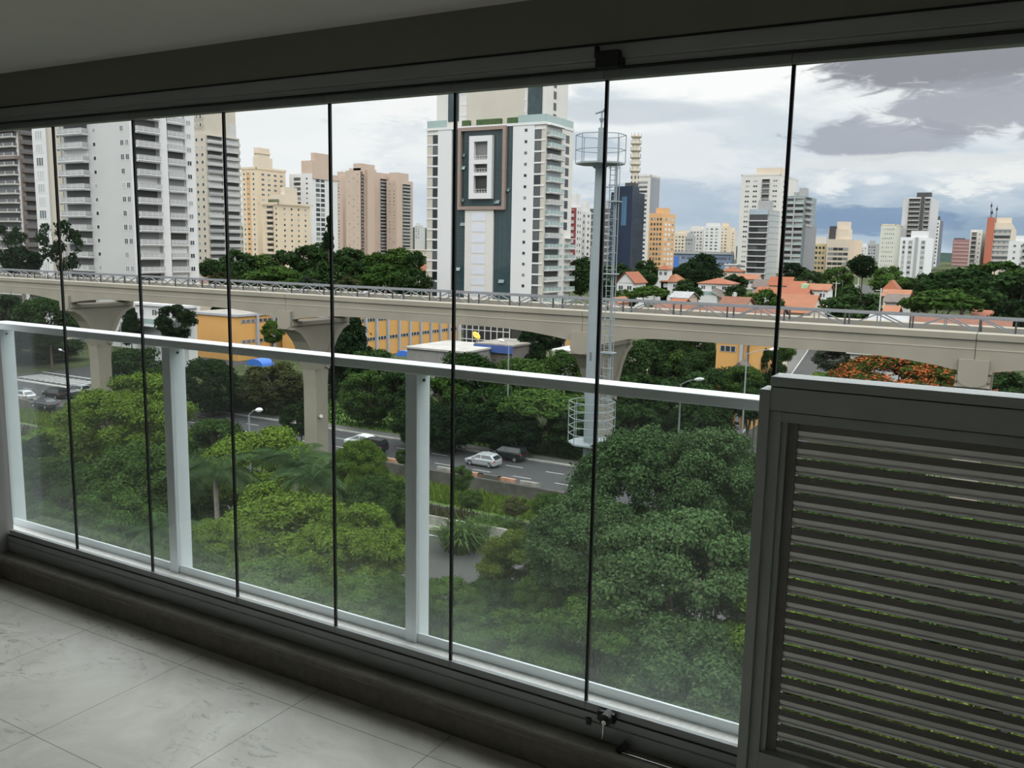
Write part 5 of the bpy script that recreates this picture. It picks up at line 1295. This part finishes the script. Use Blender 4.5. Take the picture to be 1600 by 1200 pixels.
def crown_mesh(name, seed, nc, nl, rc, leaf, ratio=0.8, shape='round', flat=0.75):
    """a crown of leaf clumps: half width 1, height 2*ratio, standing on z = 0"""
    rng = np.random.RandomState(seed); C = []
    while len(C) < nc:
        d = unitv(rng.normal(size=3)); r = rng.uniform(.35, 1.0)**.45
        p = d*r
        if shape == 'umbrella': p = np.array([p[0], p[1], abs(p[2])*.55+.25])
        if shape == 'cone':
            h = rng.uniform(0, 1)**1.3; w = (1-h)**.8; a = rng.uniform(0, 2*PI); q = rng.uniform(.3, 1)**.5*w; p = np.array([q*math.cos(a), q*math.sin(a), h*2-1])
        if shape == 'sparse' and rng.rand() < .25: continue
        C.append(p)
    C = np.array(C)
    lob = unitv(rng.normal(size=(7, 3))); amp = rng.uniform(-.20, .20, 7)          # uneven outline
    f = 1+(amp*np.maximum(0, unitv(C)@lob.T)**2).sum(1); C = C*f[:, None]
    K = rc*rng.uniform(.65, 1.25, nc)
    if shape != 'cone':                                   # keep clumps inside the outline
        lim = f-K*.55; l = np.linalg.norm(C, axis=1); C *= np.minimum(1, lim/np.maximum(l, 1e-6))[:, None]
    per = rng.multinomial(nl, K**2/np.sum(K**2)); ct = rng.uniform(0, 1, nc)
    idx = np.repeat(np.arange(nc), per); n = len(idx)
    d = rng.normal(size=(n, 3)); d[:, 2] += .62; d = unitv(d)
    rr = K[idx]*rng.uniform(.45, 1.0, n)**.5*(1+.17*rng.normal(size=n))
    cen = C[idx]+d*rr[:, None]*np.array([1, 1, flat])
    nrm = unitv(d*.85+np.array([0, 0, .25])+rng.normal(size=(n, 3))*.45)
    v = leaf_quads(cen, nrm, leaf*rng.uniform(.6, 1.35, n), rng)
    v[:, 2] = (v[:, 2]+1)*ratio
    tone = np.clip(.25*ct[idx]+.75*rng.uniform(0, 1, n), 0, 1)
    return quads_mesh(name, v, tone, LEAF['mid'])

NEAR = [crown_mesh('crown_broad_a', 1, 150, 76000, .195, .0245, .85), crown_mesh('crown_broad_b', 2, 185, 78000, .175, .0235, .95), crown_mesh('crown_broad_c', 3, 125, 72000, .215, .0245, .8),
        crown_mesh('crown_feathery', 4, 210, 74000, .16, .021, .85, flat=.5)]
MID = [crown_mesh('crown_mid_a', 11, 70, 15000, .26, .050, .8), crown_mesh('crown_mid_b', 12, 90, 16000, .23, .046, .9), crown_mesh('crown_mid_c', 13, 60, 14000, .28, .052, .7), crown_mesh('crown_mid_cone', 14, 80, 13000, .23, .05, 1.25, 'cone'),
       crown_mesh('crown_mid_umbrella', 15, 75, 15000, .25, .046, .6, 'umbrella', .5)]
FAR = [crown_mesh('crown_far_a', 21, 42, 5200, .31, .075, .75), crown_mesh('crown_far_b', 22, 50, 5400, .28, .072, .85), crown_mesh('crown_far_umbrella', 23, 46, 5400, .30, .07, .6, 'umbrella', .5),
       crown_mesh('crown_far_sparse', 24, 26, 1900, .24, .075, 1.0, 'sparse'), crown_mesh('crown_far_cone', 25, 46, 2600, .30, .12, 2.6, 'cone')]
FLAME = [crown_mesh('crown_flame', 31, 110, 60000, .24, .030, .75, flat=.55)]
RATIO = {}
for l_, rs in ((FLAME, (.75,)), (NEAR, (.85, .95, .8, .85)), (MID, (.8, .9, .7, 1.25, .6)), (FAR, (.75, .85, .6, 1.0, 2.6))):
    for me, r_ in zip(l_, rs): RATIO[me.name] = r_

def trunk_mesh(seed, nb=6):
    """unit trunk: forks at half height, branches into the crown; height 1, width about the crown's half width"""
    rng = random.Random(seed); b = MB()
    b.tube((0, 0, 0), (.01, .0, .45), .055, .038, 8)
    for k in range(nb):
        a = 2*PI*k/nb+rng.uniform(-.4, .4); r = rng.uniform(.25, .5); h = rng.uniform(.72, .92)
        m = (r*.45*math.cos(a), r*.45*math.sin(a), .45+(h-.45)*.55)
        b.tube((.01, 0, .43), m, .03, .02, 6); b.tube(m, (r*math.cos(a), r*math.sin(a), h), .02, .008, 5)
    return b.mesh('trunk', [BARK])
TRUNKS = [trunk_mesh(s_) for s_ in range(3)]
_rt = random.Random(77)
def tree(lab, px, pyT, d, w, protos, i, m, hk=1.0, cat='tree', name='tree', group=None, bark=None, base=None, lean=0):
    """crown top at picture row pyT, w pixels wide, at distance d"""
    p = atD(px, pyT, d); zg = ground_z(p.y) if base is None else base
    hw = w*d/FPX/2; me = protos[i]; hc = hw*2*RATIO[me.name]*hk
    if hc > (p.z-zg)*.97: hc = (p.z-zg)*.97
    r = thing(name, lab, cat, (p.x, p.y, zg), _rt.uniform(0, 6.28), group)
    c = inst('crown', me, r, (0, 0, p.z-hc-zg), (hw, hw, hc/(2*RATIO[me.name])), m=LEAF[m])
    ht = p.z-zg; inst('trunk', TRUNKS[i % 3], r, (0, 0, -.15), (hw*.9, hw*.9, ht*.98), m=bark)
    return r

# ---- near trees between our building and the avenue
NT = [
 ('tall yellow-green tree in front of the first monorail pier', 190, 590, 58, 175, 0, 'bright', 1.0), ('dark tree with small leaves filling the first pane left of the yellow-green one', 78, 716, 50, 190, 3, 'mid', 1.1),
 ('broad mid-green tree under the yellow-green one, left of the first post', 215, 690, 50, 210, 1, 'mid', 1.1), ('mossy green tree low at the far left behind the milky guard glass', 40, 800, 40, 220, 3, 'mid', 1.1),
 ('fine-leaved green tree low between the first two glass seams', 165, 775, 40, 230, 3, 'mid', 1.1), ('low tree just left of the first railing post', 262, 850, 34, 190, 1, 'mid', 1.1),
 ('bright lime-green round tree beneath the white street lamp', 405, 668, 54, 195, 0, 'bright', 1.0), ('lime-green tree in the middle of the second guard panel, its crown a dome', 440, 762, 41, 235, 2, 'bright', 1.0),
 ('green tree low beside the first railing post, on its right', 340, 812, 37, 150, 1, 'bright', 1.0), ('slender green tree rising right of the middle pier', 562, 686, 48, 95, 1, 'bright', 1.25),
 ('taller dark green tree right of the second glass seam with hanging boughs', 588, 742, 44, 140, 1, 'mid', 1.25), ('lime-green tree touching the second seam at its right', 545, 800, 38, 170, 0, 'bright', 1.1),
 ('green tree at the foot of the second guard panel', 400, 885, 31, 260, 2, 'mid', .9), ('dull green tree above the bottom rail, right of the second seam', 560, 905, 31, 190, 1, 'mid', .9),
 ('small tree hugging the left side of the second railing post', 622, 905, 31, 110, 3, 'mid', 1.1), ('shrubby tree between the second post and the black seam', 700, 905, 32, 130, 1, 'mid', 1.0),
 ('olive-yellow tree in front of the large right-hand tree', 822, 828, 36, 175, 3, 'olive', 1.1), ('dark low tree under the olive-yellow one', 790, 965, 28, 230, 3, 'mid', 1.0),
 ('large cool-green tree right of the mast foot, tallest of the near trees', 1015, 668, 34, 270, 1, 'cool', 1.0), ('cool-green tree against the louvre panel frame', 1125, 668, 33, 190, 0, 'cool', 1.2),
 ('cool-green tree with drooping sprays left of the right seam', 925, 770, 31, 200, 2, 'cool', 1.1), ('broad cool-green tree halfway down the last guard panel', 1080, 800, 28, 290, 1, 'cool', 1.0),
 ('dark lower tree behind the right seam near the bottom rail', 940, 935, 27, 270, 3, 'mid', 1.0), ('leafy tree at the bottom of the last guard panel', 1080, 975, 25, 280, 2, 'cool', 1.0),
 ('dark tree low at the far left, below the lawn bank', 75, 690, 62, 175, 3, 'dark', 1.1), ('dark tree between the first seam and the first post, low behind the guard glass', 205, 800, 44, 190, 1, 'dark', 1.0),
 ('low dark tree between the olive-yellow tree and the fourth glass seam', 880, 890, 33, 130, 0, 'mid', .9), ('low tree under the olive-yellow tree by the service road', 770, 905, 34, 120, 1, 'dark', .9),
 ('tree seen through the upper louvre gaps', 1340, 700, 30, 300, 1, 'mid', 1.0), ('tree seen through the lower left louvre gaps', 1290, 900, 25, 300, 2, 'bright', 1.0),
 ('tree seen through the right-hand louvre gaps', 1530, 800, 28, 330, 0, 'mid', 1.0), ('tree seen through the bottom louvre gaps on the right', 1500, 1030, 23, 340, 1, 'olive', 1.0),
]
for lab, px, py, d, w, i, m, hk in NT: tree(lab, px, py, d, w, NEAR, i, m, hk, group='trees below the balcony')

# ---- row along and beyond the avenue
MT = [
 ('dark tree behind the monorail at the far left edge', 8, 462, 160, 100, 1, 'dark', 1), ('dark tree behind the monorail left of the first pier', 75, 465, 158, 90, 0, 'dark', 1), ('green tree below the handrail at far left behind the crossing', 52, 520, 172, 130, 2, 'dark', .9),
 ('dark pointed tree right of the first pier head', 203, 477, 165, 46, 3, 'deep', 1), ('tree with drooping leaves left of the yellow hall', 276, 476, 160, 62, 1, 'deep', 1), ('dark tree right of the first pier below the handrail', 205, 545, 130, 110, 0, 'dark', 1),
 ('dull green tree left of the first post below the handrail', 252, 572, 118, 90, 1, 'mid', 1), ('dark tree below the yellow hall, right of the first post', 330, 562, 120, 105, 0, 'dark', 1), ('green tree below the blue awning', 350, 612, 126, 90, 1, 'mid', 1),
 ('brownish spreading tree left of the middle pier', 425, 566, 122, 112, 2, 'brown', 1), ('small tree in front of the yellow hall by the pier', 424, 500, 150, 38, 1, 'mid', 1.1), ('big dark conical tree right of the middle pier', 548, 486, 140, 105, 3, 'deep', 1),
 ('dark tree at the foot of the conical one', 585, 548, 128, 90, 0, 'dark', 1), ('light-leaved tree right of the middle pier above the lawn', 578, 580, 116, 92, 1, 'mid', 1), ('green tree left of the second railing post', 630, 574, 114, 85, 0, 'dark', 1.1),
 ('tree behind the second railing post', 690, 588, 112, 95, 1, 'mid', 1.1), ('dark tree under the black seam and handrail', 735, 552, 120, 110, 0, 'dark', 1), ('dark spreading tree over the black car', 770, 600, 108, 120, 2, 'dark', 1.1),
 ('mid-green umbrella tree over the avenue left of the mast', 860, 602, 104, 150, 4, 'mid', 1.2), ('mid-green tree at the third guard panel top, left of the umbrella tree', 815, 560, 116, 105, 0, 'mid', 1), ('tree just left of the grey mast above the handrail', 880, 548, 120, 90, 1, 'mid', 1),
 ('dark conifer below the middle tower, right of the shelter', 830, 500, 150, 66, 3, 'deep', .8), ('dark tree at the right side of the conifer', 862, 512, 150, 40, 1, 'deep', 1), ('dark green tree right of the mast under the monorail', 1003, 532, 126, 95, 0, 'dark', 1.1),
 ('green tree under the monorail left of the yellow doorway', 1058, 530, 130, 90, 1, 'mid', 1), ('dark tree in front of the yellow doorway', 1100, 548, 124, 80, 0, 'dark', 1), ('green tree behind the handrail right of the mast', 1000, 585, 110, 120, 1, 'dark', 1.1),
 ('dark green tree behind the handrail, centre of the last panel', 1070, 580, 110, 125, 2, 'dark', 1.2), ('dark tree beside the street lamp arm', 1140, 575, 112, 90, 0, 'dark', 1.1), ('small light tree on the side street footpath', 1205, 536, 150, 44, 1, 'bright', 1.0),
 ('hedge-like light tree further along the side street footpath', 1222, 530, 175, 34, 1, 'bright', 1.0), ('grey-green bush-like tree on the right of the side street', 1305, 538, 135, 62, 0, 'grey', .9), ('flame tree with orange blossom above the louvre panel', 1410, 552, 108, 190, 3, 'flame', .85),
 ('pale green shrub tree at the corner of the side street', 1292, 578, 112, 62, 2, 'bright', 1), ('dark tree right of the right-hand pier', 1575, 583, 104, 130, 1, 'dark', 1), ('dark bare-looking tree behind the right-hand pier', 1545, 560, 135, 80, 0, 'deep', 1),
 ('dark tree left of the flame tree behind the pale building', 1475, 556, 130, 80, 1, 'dark', 1), ('green tree between the yellow doorway and the right glass seam', 1196, 545, 122, 62, 1, 'dark', 1.2), ('dark tree against the monorail soffit right of the mast', 1040, 518, 130, 80, 0, 'dark', 1.1), ('dark tree against the monorail soffit left of the yellow doorway', 1090, 520, 130, 70, 1, 'dark', 1.1), ('tree touching the right glass seam under the monorail', 1222, 524, 142, 44, 0, 'mid', 1.2),
 ('low bushy tree right of the lamp posts, touching the louvre frame', 1172, 606, 97, 70, 0, 'dark', .9), ('small tree under the handrail end beside the louvre frame', 1182, 596, 100, 56, 1, 'dark', 1.1),
 ('bushy tree at the foot of the yellow doorway', 1165, 572, 108, 60, 0, 'mid', 1.0), ('grassy low tree on the left bank at far left, before the dark cars', 60, 668, 78, 110, 2, 'bright', .6),
 ('leafy tree beside the last street lamp at the street corner', 1105, 615, 96, 110, 1, 'dark', 1.1), ('dark tree hanging over the avenue right of the black car', 900, 640, 100, 90, 2, 'dark', 1.1),
 ('dark tree right of the mast over the avenue', 985, 632, 98, 100, 0, 'dark', 1.1), ('low dark tree at the avenue edge left of the umbrella tree', 700, 632, 101, 90, 0, 'deep', 1.1), ('shady dark tree behind the black car', 800, 645, 100, 110, 1, 'deep', 1.1),
 ('tree over the avenue kerb right of the lawn', 650, 622, 103, 80, 1, 'dark', 1.1), ('low tree left of the middle pier by the street lamp', 470, 630, 96, 60, 1, 'dark', 1), ('bushy tree behind the lime-green tree, left of the white lamp', 335, 655, 92, 100, 0, 'mid', 1),
 ('young tree on the canal bank left of the silver car', 722, 728, 82, 36, 1, 'mid', 1.3), ('young bush on the canal bank below the young tree', 735, 766, 78, 42, 2, 'mid', 1), ('small bush at the avenue edge left of the second post', 632, 702, 90, 28, 1, 'mid', 1),
 ('low bush at the water side of the canal wall', 860, 770, 74, 60, 2, 'mid', .9), ('low bush on the canal wall right of the black seam', 805, 778, 74, 44, 2, 'brown', .9),
]
for lab, px, py, d, w, i, m, hk in MT: tree(lab, px, py, d, w, FLAME if m == 'flame' else MID, 0 if m == 'flame' else i, m, hk, group='trees along the avenue', base=(-23.0 if d < 84 else None))

# ---- trees among the houses and towers
FT = [
 ('dark broad tree above the monorail right of the utility poles', 1335, 447, 200, 106, 1, 'dark', 1), ('fresh green umbrella tree above the monorail on the right', 1465, 446, 172, 122, 2, 'mid', 1.1), ('wide dark tree under the striped terracotta tower', 1510, 414, 240, 150, 2, 'dark', 1.1),
 ('dark tree at the far right edge above the monorail', 1590, 428, 190, 120, 0, 'dark', 1), ('lower dark tree at the far right edge above the railing', 1595, 466, 165, 80, 1, 'deep', 1), ('tree in front of the white block on the far right', 1560, 408, 300, 110, 1, 'mid', 1),
 ('tree below the pale greenish tower', 1392, 416, 300, 66, 1, 'mid', 1), ('dark round tree below the tiny white block', 1350, 399, 330, 48, 0, 'deep', 1), ('green tree up the side street left of the dark round one', 1310, 416, 300, 56, 1, 'mid', 1), ('green tree left of the orange hipped house by the poles', 1395, 428, 262, 60, 2, 'mid', 1),
 ('dark tree between the orange hipped house and the umbrella tree', 1440, 428, 262, 70, 1, 'dark', 1), ('dark tree under the reddish-brown block', 1490, 424, 280, 76, 0, 'dark', 1), ('dark tree below the glassy balcony tower', 1241, 411, 345, 38, 0, 'deep', 1), ('tree behind the green-gabled house', 1266, 422, 300, 44, 1, 'dark', 1),
 ('large dark tree left of the tall off-white tower', 1098, 396, 330, 74, 1, 'deep', 1), ('dark tree under the low blue-grey building', 1078, 410, 310, 56, 0, 'deep', 1), ('dark tree behind the veranda house', 1150, 430, 300, 44, 0, 'dark', 1), ('round tree left of the orange apartment block foot', 1012, 406, 360, 44, 1, 'dark', 1),
 ('tree left of the turret house', 1008, 422, 290, 40, 0, 'dark', 1), ('fresh green tree in front of the turret house', 1014, 444, 208, 72, 2, 'mid', 1), ('bushy green tree above the weathered red roof', 1192, 452, 195, 78, 1, 'mid', 1), ('tall green tree right of the middle tower', 910, 403, 262, 50, 0, 'dark', 1.6),
 ('dark tree behind the mast ladder', 965, 412, 330, 60, 1, 'dark', 1), ('small dark tree low at the mast ladder', 955, 440, 262, 44, 0, 'deep', 1), ('green tree right of the pink gabled house', 975, 452, 215, 40, 1, 'mid', 1), ('dark tree between veranda house and turret house', 1073, 436, 270, 46, 1, 'dark', 1),
 ('tree right of the veranda house', 1150, 445, 240, 34, 1, 'dark', 1), ('round tree beside the grey-beige tower', 330, 405, 300, 44, 0, 'dark', 1), ('tree under the cream tower with the tank', 372, 390, 320, 66, 1, 'dark', 1), ('tree under the left end of the cream block', 408, 398, 330, 56, 0, 'mid', 1),
 ('tree under the middle of the cream block', 445, 391, 330, 62, 1, 'dark', 1), ('tree between cream block and white tower with the brown storey', 484, 384, 330, 62, 0, 'dark', 1), ('tall green tree under the white tower with the brown storey', 502, 378, 340, 46, 1, 'dark', 1.2), ('dark tree at the left foot of the pink towers', 548, 388, 340, 60, 0, 'dark', 1),
 ('tree under the tallest pink tower', 585, 394, 340, 58, 1, 'mid', 1), ('tree under the right-hand pink tower', 622, 388, 340, 56, 0, 'mid', 1), ('tree left of the middle tower below the ridge', 650, 392, 330, 40, 1, 'dark', 1), ('broad dark tree in front of the round one, left of the umbrella', 365, 412, 255, 86, 1, 'dark', 1.2),
 ('spreading fresh green umbrella tree in the left gap', 440, 410, 245, 112, 2, 'mid', 1.3), ('dark tree at the black seam in the left gap', 508, 408, 250, 74, 0, 'dark', 1.2), ('green tree right of the black seam in the left gap', 562, 408, 250, 70, 1, 'dark', 1.2), ('large mid-green tree before the pink towers', 604, 406, 240, 92, 2, 'mid', 1.5),
 ('dark tree at the left foot of the middle tower', 645, 418, 235, 56, 0, 'dark', 1.3), ('low bushy tree behind the monorail, left gap', 545, 432, 215, 50, 1, 'brown', 1), ('low olive bush before the large mid-green tree', 628, 436, 262, 60, 1, 'grey', 1), ('pale bluish bush behind the monorail left of the black seam', 482, 432, 215, 44, 1, 'grey', 1),
 ('purplish shrub tree beside the red roofs', 345, 425, 225, 40, 0, 'brown', 1),
]
for lab, px, py, d, w, i, m, hk in FT: tree(lab, px, py, d, w, FAR, i, m, hk, group='trees among the houses')
tree('dark slender cypress against the white tower with the brown storey', 513, 344, 300, 17, FAR, 4, 'deep', 1.0, name='cypress')
tree('sparse eucalyptus at the far left edge', 10, 352, 225, 62, FAR, 3, 'deep', 1.0, name='eucalyptus', bark=BARKP)
tree('sparse grey eucalyptus before the big white tower', 92, 343, 180, 66, FAR, 3, 'deep', 1.2, name='eucalyptus', bark=BARKP)
tree('second crown of dark eucalyptus lower at far left', 32, 385, 198, 60, FAR, 0, 'deep', 1.0, name='eucalyptus', bark=BARKP)

# ---- palms
def frond_mesh(seed, droop=1.0):
    rng = np.random.RandomState(seed); n = 46; L_ = 1.0
    V = []; tone = []
    for k in range(n):
        t = (k+.6)/n; x = t*L_; z = .35*math.sin(t*2.0)*L_*.9-droop*.55*t*t
        ll = .34*math.sin(PI*min(1, t*.92+.08))**.6+.04
        for s_ in (-1, 1):
            a = Vector((x, 0, z)); b = Vector((x+.16*ll, s_*ll*.75, z-.45*ll*droop)); c = Vector((.008, 0, 0))
            V += [tuple(a-c), tuple(a.lerp(b, .5)+Vector((.008, 0, .02))), tuple(b), tuple(a.lerp(b, .5)-Vector((.008, 0, -.02)))]; tone.append(rng.rand())
        V += [(x-.016, -.008, z), (x+.016, -.008, z-.0), (x+.016, .008, z), (x-.016, .008, z)]; tone.append(.3)
    return quads_mesh('frond', np.array(V), np.array(tone), LEAF['palm'])
FROND = [frond_mesh(1, .9), frond_mesh(2, 1.3), frond_mesh(3, 1.7)]
def palm(lab, px, py, d, wpx, n=18):
    p = atD(px, py, d); zg = ground_z(p.y); L_ = wpx*d/FPX/2*1.1; rng = random.Random(px)
    r = thing('palm', lab, 'palm tree', (p.x, p.y, zg), 0, 'palms below the balcony'); h = p.z-zg-L_*.3
    MB().tube((0, 0, 0), (.1, .05, h*.5), .20, .16, 9).tube((.1, .05, h*.5), (0, 0, h), .16, .13, 9).build('trunk', BARKP, r)
    for k in range(n):
        o = inst('frond', FROND[k % 3], r, (0, 0, h), (L_, L_, L_)); o.rotation_euler = (0, -rng.uniform(-.25, .75), k*2.4+rng.uniform(-.2, .2))
palm('feathery palm behind the lime-green trees, right of the first post', 335, 715, 48, 150)
palm('palm with drooping fronds just left of the first railing post', 256, 815, 37, 110)
palm('palm half hidden under the white lamp tree near the middle pier', 462, 708, 47, 130)
palm('small palm above the lime dome tree at the second seam', 490, 735, 44, 110)

# ---- reeds and grass
def reed_mesh(seed):
    rng = np.random.RandomState(seed); V = []; tone = []
    for k in range(420):
        a = rng.uniform(0, 2*PI); r0 = rng.uniform(0, .35); h = rng.uniform(.5, 1.0); l = rng.uniform(.15, .6); w = .010
        x, y = r0*math.cos(a), r0*math.sin(a); dx, dy = math.cos(a+rng.uniform(-.6, .6)), math.sin(a+rng.uniform(-.6, .6))
        p0 = np.array([x, y, 0]); p1 = np.array([x+dx*l*.4, y+dy*l*.4, h*.8]); p2 = np.array([x+dx*l, y+dy*l, h*rng.uniform(.6, 1.0)]); s_ = np.array([-dy, dx, 0])*w
        V += [p0-s_, p0+s_, p1+s_*1.4, p1-s_*1.4, p1-s_*1.4, p1+s_*1.4, p2+s_*.2, p2-s_*.2]; tone += [rng.rand()]*2
    return quads_mesh('reed_blades', np.array(V), np.array(tone), LEAF['reed'])
RD = [reed_mesh(5), reed_mesh(6)]
for lab, px, py, Y, w in [('tall reed clump at the canal in front of the jersey barriers', 770, 802, 61.5, 4.0), ('reed clump hanging over the service road edge by the black seam', 722, 848, 56.5, 4.2), ('reed clump left of the olive-yellow tree', 795, 815, 62, 3.4),
                          ('reed clump right of the young canal tree', 765, 815, 62.5, 3.2)]:
    p = atY(px, py, Y); zg = ground_z(Y) if Y < 61 else -23.4
    o = thing('reed_clump', lab, 'reeds', (p.x, Y, zg), 0, 'reed clumps by the canal'); inst('blades', RD[px % 2], o, (0, 0, 0), (w, w, max(2.5, p.z-zg)))
rng = np.random.RandomState(9)
def grass(name, lab, x0, x1, y0, y1, zf, n, h, m):
    c = np.stack([rng.uniform(x0, x1, n), rng.uniform(y0, y1, n), np.zeros(n)], 1); c[:, 2] = [zf(y) for y in c[:, 1]]
    a = rng.uniform(0, 2*PI, n); t = np.stack([np.cos(a), np.sin(a), np.zeros(n)], 1); hh = h*rng.uniform(.5, 1.4, n)[:, None]
    up = np.array([0, 0, 1.0]); ln = rng.normal(size=(n, 3))*.3
    v = np.stack([c-t*.09, c+t*.09, c+t*.05+(up+ln)*hh, c-t*.05+(up+ln)*hh], 1).reshape(-1, 3)
    o = bpy.data.objects.new(name, quads_mesh(name, v, rng.rand(n), LEAF[m])); COL.objects.link(o); tag(o, lab, 'grass', kind='stuff')
grass('grass_bank', 'rough green grass on the strip between the avenue wall and the canal', -150, 20, 68.6, 73.3, lambda y: -22.86, 42000, .42, 'bright')
grass('grass_brush', 'scrubby growth in the canal below the dark wall', -110, 10, 62.9, 66.5, lambda y: -23.7, 16000, 1.0, 'brown')
grass('grass_verge', 'short grass under the trees beyond the avenue', -130, 40, 88.6, 104, lambda y: -21.95, 30000, .22, 'mid')
grass('undergrowth', 'dark undergrowth beneath the trees below the balcony', -75, 30, 12, 44, lambda y: -22.0, 42000, 1.1, 'dark')
